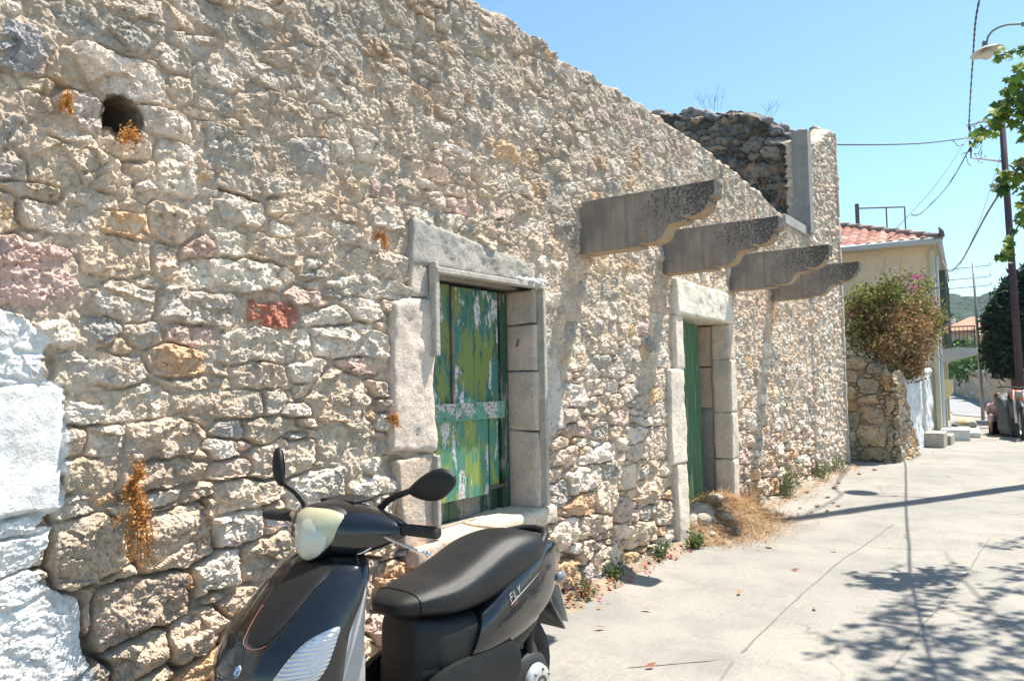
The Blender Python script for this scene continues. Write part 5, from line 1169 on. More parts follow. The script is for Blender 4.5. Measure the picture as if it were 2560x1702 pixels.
wallplant((2.76, 2.665, 1.28), .06, .02, 180, 'tiny orange tuft touching the big jamb stone of the window')
wallplant((1.225, 2.665, 2.41), .04, .02, 140, 'small orange tuft on the wall left of the putlog hole')
wallplant((1.43, 2.655, 2.345), .02, .05, 200, 'orange dried tuft on the lip of the putlog hole')
# thin bare stalks on the broken crests
def stalks(c, n, h_, label, col=(.22, .15, .10)):
    root = empty('dry_stalks', c, 0, label, 'dry stalks'); rr = random.Random(int(c[0]*31)); mb = MB()
    for k in range(n):
        d = Vector((rr.uniform(-.3, .3), rr.uniform(-.6, .6), 1)); L_ = h_*rr.uniform(.5, 1); b_ = Vector((rr.uniform(-.05, .05), rr.uniform(-.15, .15), -.03)); mid = b_+d*L_*.5; mb.tube([b_, mid, b_+d*L_], [.0028, .002, .001], 4, col=col)
        for j in range(3): q = b_.lerp(b_+d*L_, rr.uniform(.4, .9)); mb.tube([q, q+Vector((rr.uniform(-.05, .05), rr.uniform(-.12, .12), .12))], [.002, .001], 3, col=col)
    mb.build('stems', M_twig, root, attr='tint', local=True)
stalks((11.5, 4.1, 5.60), 9, .36, 'thin bare stalks standing on the crest of the dark inner wall')
stalks((11.6, 3.3, 5.36), 5, .2, 'sparse thin stalks on the crest near the corner post')
stalks((9.75, 2.72, 3.58), 6, .32, 'dry twigs sprouting from the top of the long wall', (.30, .17, .08))
stalks((9.1, 2.74, 3.68), 6, .35, 'dry twigs leaning out above the third concrete beam', (.30, .17, .08))
# pebbles and chips lying on the road
chips_ = []; leaves_ = []; ORD = ['nearest', 'second nearest', 'third nearest', 'fourth nearest', 'fifth nearest', 'sixth nearest', 'seventh nearest', 'eighth nearest', 'ninth nearest', 'sixth farthest', 'fifth farthest', 'fourth farthest', 'third farthest', 'second farthest', 'farthest']
for k, (x, y, s) in enumerate(((8.9, 2.15, .035), (9.2, 2.05, .03), (8.7, 2.28, .028), (9.0, 1.95, .03), (9.6, 2.2, .04), (8.3, 2.2, .025), (10.4, 2.3, .04), (9.9, 2.5, .035), (6.6, 2.0, .035), (8.6, 1.98, .025), (8.45, 2.1, .02), (10.9, 2.35, .035), (12.0, 2.3, .04), (12.6, 2.2, .045))):
    mb = MB(); mb.blob((0, 0, 0), (s, s*.8, s*.35), 8, 6, .2, col=(.50, .42, .33) if k % 3 else (.45, .28, .18), seed=k)
    o = mb.build('stone_chip', M_wall, None, attr='tint'); o.location = (x, y, .012); chips_.append((math.hypot(x, y), o, 'tan' if k % 3 else 'reddish'))
for k, (x, y) in enumerate(((5.1, 1.75), (4.45, 2.12), (5.0, 1.25), (5.9, 1.6), (6.2, .95), (4.0, 2.2), (7.6, 1.1), (3.6, 1.7), (6.7, 1.5))):
    mb = MB(); mb.add([Vector((-.035, 0, .004)), Vector((0, -.014, .0)), Vector((.035, .004, .016)), Vector((0, .016, .012))], [(0, 1, 2, 3)], (.34, .13, .08) if k % 2 else (.42, .25, .13))
    o = mb.build('dry_leaf', M_leaf, None, attr='tint', fixn=False); o.location = (x, y, .012); o.rotation_euler = (0, 0, k*1.7); leaves_.append((math.hypot(x, y), o, 'brown' if k % 2 else 'straw coloured'))

for i, (d_, o, c_) in enumerate(sorted(chips_, key=lambda t: t[0])): tag(o, 'flat %s stone chip on the road, %s of the scattered chips' % (c_, ORD[i] if i < 9 else ORD[i+1]), 'stone chip', 'stone chips scattered on the road')
for i, (d_, o, c_) in enumerate(sorted(leaves_, key=lambda t: t[0])): tag(o, 'curled %s dry leaf lying on the road, %s to the viewer' % (c_, ORD[i]), 'dry leaf', 'dry leaves on the road')
# ------------------------------------------------------------ parked scooter (local frame: x forward from the rear axle, y to its left, z up)
sct = empty('scooter', (2.677, 1.905, 0), radians(175), 'glossy black scooter parked close to the wall under the green shuttered window', 'scooter')
M_gloss = plain('glossy_black_paint', (0.006, 0.007, 0.010), .16, coat=.6, dirt=(0.013, 0.013, 0.0135), dscale=5)
M_matte = plain('matte_black_plastic', (0.0070, 0.0076, 0.0088), .48, spec=.38, dirt=(0.012, 0.0125, 0.013), dscale=9, bump=.25, bscale=300)
M_seat = plain('black_seat_vinyl', (0.0095, 0.0105, 0.012), .36, spec=.42, dirt=(0.014, 0.0145, 0.016), dscale=5, bump=.30, bscale=260)
M_sil = plain('silver_plastic', (0.42, 0.41, 0.42), .5, .15, dirt=(.34, .33, .33))
M_chr = plain('bright_metal', (0.62, 0.63, 0.65), .18, 1.0)
M_alu = plain('cast_aluminium', (0.62, 0.61, 0.60), .42, .5, dirt=(.48, .46, .43), dscale=30)
M_rub = plain('tyre_rubber', (0.022, 0.022, 0.022), .8, dirt=(.05, .045, .04), bump=.4, bscale=120)
M_ltr = plain('white_lettering', (0.45, 0.44, 0.42), .4); M_red = plain('red_lettering', (0.42, 0.05, 0.05), .4); M_blue = plain('emblem_blue', (0.03, 0.22, 0.55), .3)
TAIL = [(-.285, .030, .640, .700), (-.262, .062, .590, .735), (-.22, .090, .550, .755), (-.15, .120, .505, .765), (-.06, .145, .468, .764), (.04, .163, .440, .735), (.14, .175, .424, .705), (.24, .180, .418, .668), (.32, .178, .420, .622), (.38, .170, .425, .595)]
def sg(x, p): return math.copysign(abs(x)**p, x)
def ring(u, hw, z0, z1, e=.7, n=32, slant=0.0, ez=None, v0=0.0):
    m = (z0+z1)/2; h_ = (z1-z0)/2; out = []
    for k in range(n):
        a = 2*pi*k/n; z = m+h_*sg(sin(a), ez or e); out.append(Vector((u-slant*(z-m), v0+hw*sg(cos(a), e), z)))
    return out
def spl(rows, n=5):
    """smooth the table of sections"""
    out = []
    for i in range(len(rows)-1):
        a = rows[max(i-1, 0)]; b_ = rows[i]; c_ = rows[i+1]; d_ = rows[min(i+2, len(rows)-1)]
        for k in range(n):
            t = k/n; out.append(tuple(.5*((2*q)+(-p+r_)*t+(2*p-5*q+4*r_-s_)*t*t+(-p+3*q-3*r_+s_)*t**3) for p, q, r_, s_ in zip(a, b_, c_, d_)))
    return out+[tuple(rows[-1])]
def sloft(name, rows, mat, e=.7, ez=None, n=36, sub=4, slant=False, parent=None, smooth=True, angle=50):
    mb = MB(); mb.loft([ring(r_[0], max(r_[1], .002), r_[2], r_[3], e, n, r_[4] if slant else 0, ez) for r_ in spl(rows, sub)])
    return mb.build(name, mat, parent or sct, smooth=smooth, local=True, angle=angle)
# seat: rider hollow, raised pillion, dark nose panel
seat = sloft('seat', [(-.150, .03, .735, .775), (-.140, .085, .705, .792), (-.11, .115, .690, .805), (-.03, .150, .668, .826), (.08, .163, .640, .834), (.2, .170, .608, .818), (.32, .168, .594, .776), (.44, .165, .598, .738), (.53, .148, .610, .724), (.60, .122, .622, .710), (.655, .088, .632, .694), (.682, .05, .640, .680), (.688, .015, .648, .670)], M_seat, e=.62, ez=.78, n=44, angle=80)
mb = MB(); mb.loft([ring(r_[0], r_[1], r_[2], r_[3], .62, 40, 0, .78) for r_ in spl([(.615, .120, .618, .711), (.660, .092, .630, .699), (.690, .056, .640, .684), (.698, .018, .650, .672)], 4)])
nose = mb.build('seat_nose_panel', M_matte, seat, smooth=True, local=True)
sm_ = MB()
sm_.tube([p for p in ring(.615, .122, .6165, .7125, .62, 48, 0, .78)]+[ring(.615, .122, .6165, .7125, .62, 48, 0, .78)[0]], .0016, 5); sm_.build('seam', M_matte, seat, smooth=True, local=True)
bt = MB(); bt.lathe([(0, .006), (.010, .006), (.014, .003), (.016, -.004)], (-.035, .132, .755), 'Y', 18); bt.build('seat_button', plain('grey_button', (.08, .08, .085), .3, .4), seat, smooth=True, local=True)
bt = MB(); bt.lathe([(0, .010), (.006, .010), (.007, .004)], (-.035, .132, .755), 'Y', 12); bt.build('rivet', M_chr, seat, smooth=True, local=True)
# under-seat body and bright black tail fairing
sloft('body_centre', [(-.05, .12, .42, .66), (.1, .150, .36, .63), (.3, .158, .32, .60), (.5, .148, .30, .615), (.56, .128, .30, .625), (.60, .110, .31, .632), (.625, .08, .33, .63), (.635, .03, .36, .62)], M_matte, e=.55, ez=.5, n=40, angle=70)
for s_ in (1, -1):
    rows = TAIL
    mb = MB(); rings = []
    rr = spl(rows, 5)
    for i, (u, hw, z0, z1) in enumerate(rr):
        t = i/(len(rr)-1); sl = .05+.75*max(0, t-.35); pts = []
        for k in range(15):
            a = -pi/2+pi*k/14; z = (z0+z1)/2+(z1-z0)/2*sg(sin(a), .9); pts.append(Vector((u-sl*(z-(z0+z1)/2)*1.0, s_*(hw*(.62+.38*abs(cos(a))**.6)+.004), z)))
        inner = [Vector((p.x, p.y-s_*.03, p.z)) for p in pts[::-1]]
        rings.append(pts+inner)
    mb.loft(rings); tail = mb.build('tail_fairing', M_gloss, sct, smooth=True, local=True, angle=50)
sloft('tail_top', [(-.300, .02, .655, .690), (-.285, .06, .640, .712), (-.24, .085, .64, .740), (-.18, .10, .64, .752), (-.13, .11, .64, .745)], M_gloss, e=.7, sub=4)
tl = sloft('tail_light', [(-.290, .02, .62, .66), (-.285, .05, .60, .668), (-.26, .065, .59, .668), (-.23, .065, .59, .665)], plain('red_tail_lens', (.30, .015, .015), .15, coat=.5), e=.7, sub=3)
for s_ in (1, -1):
    mb = MB(); mb.blob((-.235, s_*.100, .598), (.034, .016, .024), 14, 8); mb.build('rear_indicator', plain('clear_grey_lens', (.20, .20, .21), .12, coat=.5), sct, smooth=True, local=True)
mb = MB(); mb.tube([(-.02, .128, .720), (-.07, .118, .760), (-.125, .10, .790), (-.175, .06, .800), (-.190, 0, .802), (-.175, -.06, .800), (-.125, -.10, .790), (-.07, -.118, .760), (-.02, -.128, .720)], [.013, .017, .017, .016, .016, .016, .017, .017, .013], 10)
mb.build('grab_rail', M_matte, sct, smooth=True, local=True)
# stripe and lettering on the tail
def side_surf(u, z, off=.004):
    rr = spl(TAIL, 5)
    us = [r_[0] for r_ in rr]; u_ = u+.2*(z-.58)
    hw = np.interp(u_, us, [r_[1] for r_ in rr]); z0 = np.interp(u_, us, [r_[2] for r_ in rr]); z1 = np.interp(u_, us, [r_[3] for r_ in rr])
    q = min(.999, abs((z-(z0+z1)/2)/((z1-z0)/2))); a = math.asin(q**(1/.9)); return Vector((u, hw*(.62+.38*abs(cos(a))**.6)+.004+off, z))
st_ = MB(); pts = []
for k in range(30):
    t = k/29; u = .205-.205*t; z = .594+.076*t**.9; pts.append((side_surf(u, z+.0035*(1-t*.75)), side_surf(u, z-.0035*(1-t*.75))))
st_.add([p for pr in pts for p in pr], [(2*i, 2*i+1, 2*i+3, 2*i+2) for i in range(29)]); st_.build('side_stripe', M_ltr, sct, local=True)
def stroke(mb, p0, ax, ay, segs, w):
    """letters drawn as flat strokes in the plane of ax, ay, laid on the fairing"""
    for a, b_ in segs:
        A = (p0[0]+ax[0]*a[0]+ay[0]*a[1], p0[1]+ax[1]*a[0]+ay[1]*a[1]); B_ = (p0[0]+ax[0]*b_[0]+ay[0]*b_[1], p0[1]+ax[1]*b_[0]+ay[1]*b_[1])
        d = Vector((B_[0]-A[0], B_[1]-A[1])); L_ = d.length or 1; n_ = Vector((-d.y, d.x))/L_*w/2; e_ = d/L_*w*.35
        q = [(A[0]-e_.x-n_.x, A[1]-e_.y-n_.y), (A[0]-e_.x+n_.x, A[1]-e_.y+n_.y), (B_[0]+e_.x+n_.x, B_[1]+e_.y+n_.y), (B_[0]+e_.x-n_.x, B_[1]+e_.y-n_.y)]
        mb.add([side_surf(x, z, .0055) for x, z in q], [(0, 1, 2, 3)])
LET = dict(F=[((0, 0), (0, 1)), ((0, 1), (.6, 1)), ((0, .52), (.5, .52))], L=[((0, 0), (0, 1)), ((0, 0), (.55, 0))], Y=[((.3, 0), (.3, .45)), ((.3, .45), (0, 1)), ((.3, .45), (.62, 1))], n1=[((.2, 0), (.2, 1)), ((.0, .75), (.2, 1))], n0=[((0, .15), (0, .85)), ((0, .85), (.15, 1)), ((.15, 1), (.4, 1)), ((.4, 1), (.55, .85)), ((.55, .85), (.55, .15)), ((.55, .15), (.4, 0)), ((.4, 0), (.15, 0)), ((.15, 0), (0, .15))])
ltb = MB(); ax_ = Vector((-.94, .34)); ay_ = Vector((.10, .995))
for i, ch in enumerate('FLY'): o_ = Vector((.204, .606))+ax_*(.026*i); stroke(ltb, o_, ax_*.026, ay_*.026, LET[ch], .0027)
ltb.build('model_lettering', M_ltr, sct, local=True)
ltb = MB()
for i, ch in enumerate(('n1', 'n0', 'n0')): o_ = Vector((.196, .581))+ax_*(.0125*i); stroke(ltb, o_, ax_*.012, ay_*.011, LET[ch], .0022)
ltb.build('number_lettering', M_red, sct, local=True)
lowf = MB(); lowf.loft([ring(u, hw, z0, z1, .6, 28, 0, .6) for u, hw, z0, z1 in ((.45, .148, .24, .50), (.55, .140, .24, .50), (.61, .115, .25, .49), (.635, .07, .28, .47), (.64, .02, .30, .44))]); lowf.build('lower_front_panel', M_matte, sct, smooth=True, local=True, angle=60)
# side panel low down, floorboard, engine, rear wheel
for s_ in (1, -1):
    mb = MB(); rings = []
    for u, z0, z1 in spl([(.155, .30, .425), (.18, .26, .448), (.26, .22, .455), (.40, .20, .452), (.52, .19, .447), (.60, .19, .430), (.66, .19, .40)], 3):
        rings.append([Vector((u, s_*(.176+.012*sin(pi*k/8)**.5), z0+(z1-z0)*k/8)) for k in range(9)]+[Vector((u, s_*.150, z0+(z1-z0)*k/8)) for k in range(8, -1, -1)])
    mb.loft(rings); mb.build('side_cover', M_matte, sct, smooth=True, local=True, angle=40)
mb = MB(); mb.box((.82, 0, .275), (.44, .42, .07)); mb.box((.82, 0, .32), (.40, .34, .02)); mb.box((.82, 0, .2), (.5, .30, .08)); mb.build('floorboard', M_matte, sct, bevel=.02, local=True)
def wheel(cx, cy, r_, w, name='wheel'):
    root = MB(); root.lathe([(r_*.62, -w*.36), (r_*.70, -w*.5), (r_*.90, -w*.5), (r_*.98, -w*.3), (r_, 0), (r_*.98, w*.3), (r_*.90, w*.5), (r_*.70, w*.5), (r_*.62, w*.36), (r_*.62, -w*.36)], (cx, cy, r_), 'Y', 48)
    t = root.build(name, M_rub, sct, smooth=True, local=True)
    rm_ = MB(); rm_.lathe([(r_*.56, -w*.38), (r_*.635, -w*.40), (r_*.645, 0), (r_*.635, w*.40), (r_*.56, w*.38), (r_*.54, 0), (r_*.56, -w*.38)], (cx, cy, r_), 'Y', 48)
    for k in range(5):
        a = 2*pi*k/5; d = Vector((cos(a), 0, sin(a))); c_ = Vector((cx, cy, r_)); rm_.tube([c_+d*.03, c_+d*r_*.58], [.022, .014], 8)
    rm_.lathe([(0, -.05), (.05, -.05), (.055, .05), (0, .05)], (cx, cy, r_), 'Y', 20)
    rm_.build('rim', plain('dull_rim', (.16, .155, .15), .45, .5), t, smooth=True, local=True, angle=40); return t
wheel(-.0, -.02, .245, .12); wheel(1.335, 0, .245, .11)
mb = MB(); mb.loft([[Vector((u, v_, .245+dz+h_*sg(sin(a), .7))) for a in [2*pi*k/20 for k in range(20)] for v_ in [.065+.06*sg(cos(a), .5)]] for u, dz, h_ in ((-.10, 0, .02), (-.085, 0, .07), (-.02, 0, .095), (.10, .01, .085), (.25, .02, .075), (.40, .03, .07), (.50, .04, .05))])
mb.build('engine_case', plain('engine_black', (.03, .03, .032), .5, .2), sct, smooth=True, local=True, angle=60)
mb = MB(); mb.lathe([(0, .155), (.045, .155), (.062, .150), (.072, .140), (.076, .125)], (-.012, 0, .222), 'Y', 36)
ec = mb.build('fan_cover', M_alu, sct, smooth=True, local=True, angle=40)
bl = MB()
for k in range(7): a = 2*pi*k/7; bl.lathe([(0, .1575), (.0048, .1575), (.0055, .150)], (-.012+.056*cos(a), 0, .222+.056*sin(a)), 'Y', 10)
bl.lathe([(.020, .1565), (.027, .1580), (.034, .1565)], (-.012, 0, .222), 'Y', 24); bl.build('cover_bolt', plain('dark_bolt', (.12, .12, .12), .4, .6), ec, smooth=True, local=True)
mb = MB(); mb.tube([(-.0, .085, .25), (-.05, .085, .60)], .020, 10); mb.build('rear_shock', M_matte, sct, smooth=True, local=True)
# rear mudguard, number plate
mb = MB(); rings = []
for k in range(13):
    a = radians(35+k*9); rr_ = .285; rings.append([Vector((-cos(a)*rr_*.9 if False else cos(a)*rr_, v_, .245+sin(a)*rr_+dz)) for v_, dz in ((-.075, -.02), (-.06, .005), (.06, .005), (.075, -.02), (.055, -.01), (-.055, -.01))])
mb.loft(rings); mb.build('rear_mudguard', M_matte, sct, smooth=True, local=True, angle=40)
mb = MB(); mb.loft([[Vector((-.17, v_, .56)) for v_ in (-.05, .05)]+[Vector((-.20, v_, .55)) for v_ in (.05, -.05)], [Vector((-.27, v_, .36)) for v_ in (-.085, .085)]+[Vector((-.285, v_, .36)) for v_ in (.085, -.085)]])
mb.build('plate_holder', plain('grey_plastic', (.10, .10, .10), .5), sct, local=True, bevel=.004)
mb = MB(); mb.box((0, 0, 0), (.004, .16, .19)); o = mb.build('number_plate', plain('plate_white', (.55, .55, .52), .4), sct, local=True, bevel=.003); o.data.transform(Matrix.Translation((-.278, 0, .47)) @ Matrix.Rotation(radians(20), 4, 'Y'))
mb = MB(); mb.tube([(.30, .12, .20), (.24, .17, .03), (.18, .18, .015)], .012, 8); mb.tube([(.30, -.12, .20), (.24, -.17, .03), (.18, -.18, .015)], .012, 8); mb.build('centre_stand', plain('stand_black', (.03, .03, .03), .5, .3), sct, local=True, smooth=True)
mb = MB(); mb.tube([(.3, -.12, .2), (.1, -.17, .17), (-.05, -.18, .22), (-.25, -.18, .30)], [.02, .035, .05, .05], 12); mb.build('exhaust', plain('exhaust_black', (.035, .035, .035), .45, .5), sct, local=True, smooth=True)
# leg shield
SHW = [.20, .30, .40, .47, .55, .62, .70, .78, .84, .88, .905]
SHC = [1.10, 1.17, 1.235, 1.27, 1.292, 1.288, 1.243, 1.153, 1.080, 1.022, .965]
SHS = [1.0, 1.03, 1.05, 1.05, 1.045, 1.035, 1.012, .958, .92, .905, .900]
SHH = [.12, .17, .205, .222, .228, .228, .222, .212, .198, .175, .13]
def shp(ph, z, off=0.0):
    """leg shield surface: ph -1..1 around the front, z height"""
    c_ = np.interp(z, SHW, SHC); s_ = np.interp(z, SHW, SHS); hw = np.interp(z, SHW, SHH)
    a = ph*pi/2; u = s_+(c_-s_)*abs(cos(a))**.85; v = hw*sg(sin(a), .92)
    n_ = Vector((cos(a)*.9, sin(a), .35)).normalized(); return Vector((float(u), float(v), z))+n_*off
zs = [z for z, in spl([(z,) for z in SHW], 3)]
mb = MB(); rings = []
for z in zs:
    f_ = [shp(-1+2*k/32, z) for k in range(33)]; rings.append(f_+[Vector((p.x-.022, p.y*.93, p.z)) for p in f_[::-1][:1]]+[Vector((max(min(p.x-.04, shp(-1, z).x-.012), p.x-.3), p.y*.92, p.z)) for p in f_[::-1][1:-1:2]]+[Vector((f_[0].x-.022, f_[0].y*.93, z))])
mb.loft(rings); shield = mb.build('leg_shield', M_gloss, sct, smooth=True, local=True, angle=45)
mb = MB(); rings = []
for z in [.26, .34, .42, .5, .58, .66, .74, .80, .835]:
    e_ = shp(1, z); w_ = e_.y-.004; t = (z-.26)/.58
    dx = float(np.interp(z, [.26, .5, .58, .64, .70, .78, .835], [.12, .108, .098, .086, .070, .036, .012])); rings.append([Vector((e_.x+.004, w_, z)), Vector((e_.x-dx*.55, w_+.001, z)), Vector((e_.x-dx, w_-.012, z)), Vector((e_.x-dx-.01, w_-.05, z)), Vector((e_.x-.03, 0, z)), Vector((e_.x-dx-.01, -w_+.05, z)), Vector((e_.x-dx, -w_+.012, z)), Vector((e_.x-dx*.55, -w_-.001, z)), Vector((e_.x+.004, -w_, z))])
mb.loft(rings); mb.build('inner_shield', M_sil, sct, smooth=True, local=True, angle=50)
# raised centre panel with a fine red line round its lower end
def patch(name, outline, off, mat, parent, n=14, thick=.004, angle=30):
    """lay a closed outline (ph, z) on the shield as a raised skin"""
    cx_ = sum(p[0] for p in outline)/len(outline); cz_ = sum(p[1] for p in outline)/len(outline); mb = MB(); rings = []
    m = len(outline)
    for j in range(7):
        t = j/6*.995; rings.append([shp(cx_+(p[0]-cx_)*(1-t), cz_+(p[1]-cz_)*(1-t), off+thick*min(1, j*.8)) for p in outline])
    rings = [[shp(p[0], p[1], -.004) for p in outline]]+rings
    mb.loft(rings); return mb.build(name, mat, parent, smooth=True, local=True, angle=angle)
def smooth_out(pts, n=5): 
    pts = pts+[pts[0], pts[1]]; r_ = []
    for i in range(len(pts)-2):
        a = pts[i-1] if i else pts[-3]; b_, c_, d_ = pts[i], pts[i+1], pts[i+2]
        for k in range(n):
            t = k/n; r_.append(tuple(.5*((2*q)+(-p+s_)*t+(2*p-5*q+4*s_-w_)*t*t+(-p+3*q-3*s_+w_)*t**3) for p, q, s_, w_ in zip(a, b_, c_, d_)))
    return r_
pan = [(-.10, .885), (.18, .89), (.46, .875), (.40, .825), (.365, .775), (.33, .73), (.285, .706), (.18, .694), (.08, .706), (.02, .738), (-.02, .785), (-.06, .83)]
pinl = smooth_out([(-.03, .78), (-.01, .745), (.05, .702), (.12, .690), (.20, .687), (.27, .693), (.30, .70), (.27, .6932), (.20, .6872), (.12, .6902), (.05, .7022), (-.01, .7452)], 4)[:26]
ind = [(.89, .730), (.76, .724), (.65, .708), (.56, .675), (.485, .628), (.46, .59), (.68, .578), (.80, .592), (.875, .625), (.90, .665), (.915, .70)]
LPH, LZ = .12, .630
M_clear, _N, _L, _b = newmat('clear_ribbed_lens'); setp(_b, Base_Color=(.55, .57, .60, 1), Roughness=.08, Metallic=.85); _b.inputs['Coat Weight'].default_value = 1
_t = _N.new('ShaderNodeTexCoord'); _w = _N.new('ShaderNodeTexWave'); _w.inputs['Scale'].default_value = 28; _w.inputs['Distortion'].default_value = 2; _w.bands_direction = 'Z'; _bp = _N.new('ShaderNodeBump'); _bp.inputs['Distance'].default_value = .0022; _bp.inputs['Strength'].default_value = 1
_L.new(_t.outputs['Object'], _w.inputs['Vector']); _L.new(_w.outputs['Fac'], _bp.inputs['Height']); _L.new(_bp.outputs[0], _b.inputs['Normal'])
patch('centre_panel', smooth_out(pan), .002, M_matte, shield)
pin = MB(); pin.tube([shp(cxp, czp, .003) for cxp, czp in pinl], .0013, 5); pin.build('pinstripe', plain('faded_red_line', (.30, .12, .09), .5), shield, smooth=True, local=True)
for s_ in (1, -1):
    pt = [(s_*a, z) for a, z in ind]
    patch('front_indicator', smooth_out(pt), .001, M_clear, shield, thick=.007)
# hexagonal maker's emblem on the nose
hc = (LPH, LZ)
def hexp(r_, rot=0): return [(hc[0]+r_*1.0*cos(radians(60*k+30))*2.1, hc[1]+r_*sin(radians(60*k+30))*1.0) for k in range(6)]
def flat(name, pts, off, mat):
    mb = MB(); mb.add([shp(p[0], p[1], off) for p in pts], [tuple(range(len(pts)))]); return mb.build(name, mat, shield, local=True)
em = patch('emblem', hexp(.0165), .001, M_ltr, shield, thick=.002)
patch('emblem_field', hexp(.0135), .0035, M_blue, em, thick=.0006)
def ribbon(pts, w):
    mb = MB()
    for a, b_ in zip(pts[:-1], pts[1:]):
        A = shp(hc[0]+a[0]*.021, hc[1]+a[1]*.010, .0050); B_ = shp(hc[0]+b_[0]*.021, hc[1]+b_[1]*.010, .0050); mb.tube([A, B_], w, 5)
    return mb
ribbon([(-.5, -.7), (-.5, .35), (-.2, .65), (.35, .65), (.6, .3), (.35, -.05), (-.2, -.05), (-.2, -.7), (.5, -.7)], .0013).build('emblem_mark', M_ltr, em, local=True)
# front mudguard and fork
mb = MB(); rings = []
for k in range(15):
    a = radians(10+k*11.5); rr_ = .285; rings.append([Vector((1.335+cos(a)*rr_, v_, .245+sin(a)*rr_+dz)) for v_, dz in ((-.08, -.04), (-.065, .0), (0, .012), (.065, .0), (.08, -.04), (.055, -.02), (0, -.005), (-.055, -.02))])
mb.loft(rings); mb.build('front_mudguard', M_gloss, sct, smooth=True, local=True, angle=60)
mb = MB()
for v_ in (-.085, .085): mb.tube([(1.335, v_, .245), (1.20, v_*.9, .62)], .022, 10)
mb.build('fork', M_alu, sct, smooth=True, local=True)

# ---- steered head
DE = radians(7.7); HM = Matrix.Translation((.93, 0, 0)) @ Matrix.Rotation(DE, 4, 'Z')
def hbuild(mb, name, mat, parent=None, **k):
    o = mb.build(name, mat, parent or sct, local=True, **k); o.data.transform(HM); return o
cv = MB(); rings = []
# sections across the bar: (v, x back, x front, z0, z1)
for v_, x0, x1, z0, z1 in spl([(-.262, -.115, -.065, .965, .995), (-.24, -.130, -.045, .950, 1.010), (-.19, -.145, -.010, .925, 1.030), (-.13, -.150, .030, .905, 1.048), (-.06, -.150, .055, .898, 1.062), (0, -.150, .062, .896, 1.068), (.06, -.150, .055, .898, 1.062), (.13, -.150, .030, .905, 1.048), (.19, -.145, -.010, .925, 1.030), (.24, -.130, -.045, .950, 1.010), (.262, -.115, -.065, .965, .995)], 4):
    m = (x0+x1)/2; mz = (z0+z1)/2; pr = []
    for k in range(28):
        a = 2*pi*k/28; x = m+(x1-x0)/2*sg(cos(a), .75); z = mz+(z1-z0)/2*sg(sin(a), .8); z -= max(0, (x-m))*.12; pr.append(Vector((x, v_, z)))
    rings.append(pr)
cv.loft(rings); cover = hbuild(cv, 'handlebar_cover', M_gloss, smooth=True, angle=60)
# headlamp: rounded shield outline, wide above
_h = [(0, 1.054), (.05, 1.052), (.090, 1.040), (.107, 1.018), (.098, .985), (.074, .945), (.040, .908), (.012, .894)]
lo = [(y, z) for y, z in smooth_out(_h+[(-y, z) for y, z in _h[:0:-1]], 4)]
def lens_ring(f_, dx):
    return [Vector((.030-.0*abs(y)+dx-(abs(y*f_)/.104)**2*.030-((z-.985)*f_)*.28, y*f_, .978+(z-.978)*f_)) for y, z in lo]
hb_ = MB(); hb_.loft([lens_ring(1.03, -.035), lens_ring(1.05, .018), lens_ring(1.0, .026)], cap=False); hbuild(hb_, 'headlight_bezel', M_matte, smooth=True, angle=60)
hl_ = MB(); hl_.loft([lens_ring(1.0, .010), lens_ring(.99, .030), lens_ring(.9, .043), lens_ring(.7, .054), lens_ring(.45, .060), lens_ring(.2, .063), lens_ring(.02, .064)])
def lens_mat(name, tint, rough, mixg):
    m, N, L, b = newmat(name); setp(b, Base_Color=c4(tint), Roughness=rough); b.inputs['Coat Weight'].default_value = .8; b.inputs['Coat Roughness'].default_value = .08
    b.inputs['Transmission Weight'].default_value = mixg; b.inputs['IOR'].default_value = 1.2
    return m
M_yel = plain('yellowed_headlamp_plastic', (.47, .45, .29), .22, coat=.9, dirt=(.56, .55, .44), dscale=4)
headl = hbuild(hl_, 'headlight', M_yel, smooth=True, angle=60)
def lens_pt(y, z, off):
    f_ = min(1, sqrt((y/.104)**2+((z-.978)/.082)**2)); return Vector((.030+.064-.034*f_**2-(y/.104)**2*.030-(z-.985)*.28+off, y, z))
in_ = MB(); in_.loft([[lens_pt(.010+.066*f_*cos(2*pi*k/32), .966+.068*f_*sin(2*pi*k/32), .001+.0015*min(1, (1-f_)*20)) for k in range(32)] for f_ in (1, .95, .8, .6, .4, .2, .02)])
hbuild(in_, 'reflector_bowl', plain('lamp_reflector_tint', (.52, .53, .43), .06, coat=1, dirt=(.60, .61, .56), dscale=9), headl, smooth=True)
stp = MB()
for j, z in enumerate((1.022, 1.031, 1.040)):
    stp.tube([tuple(lens_pt(y, z, .001)) for y in [(-.088+.176*k/10) for k in range(11)]], .0012, 4)
hbuild(stp, 'lens_rib', M_yel, headl, smooth=True)
sc_ = MB(); sc_.loft([ring(0, .075, 0, .09, .7, 24)[:0] or [Vector((-.02+x*.9, y, z)) for x, y in [(.075*cos(2*pi*k/24), .072*sin(2*pi*k/24)) for k in range(24)]] for z in (.80, .86, .90, .93)]); hbuild(sc_, 'steering_column', M_matte, smooth=True, angle=60)
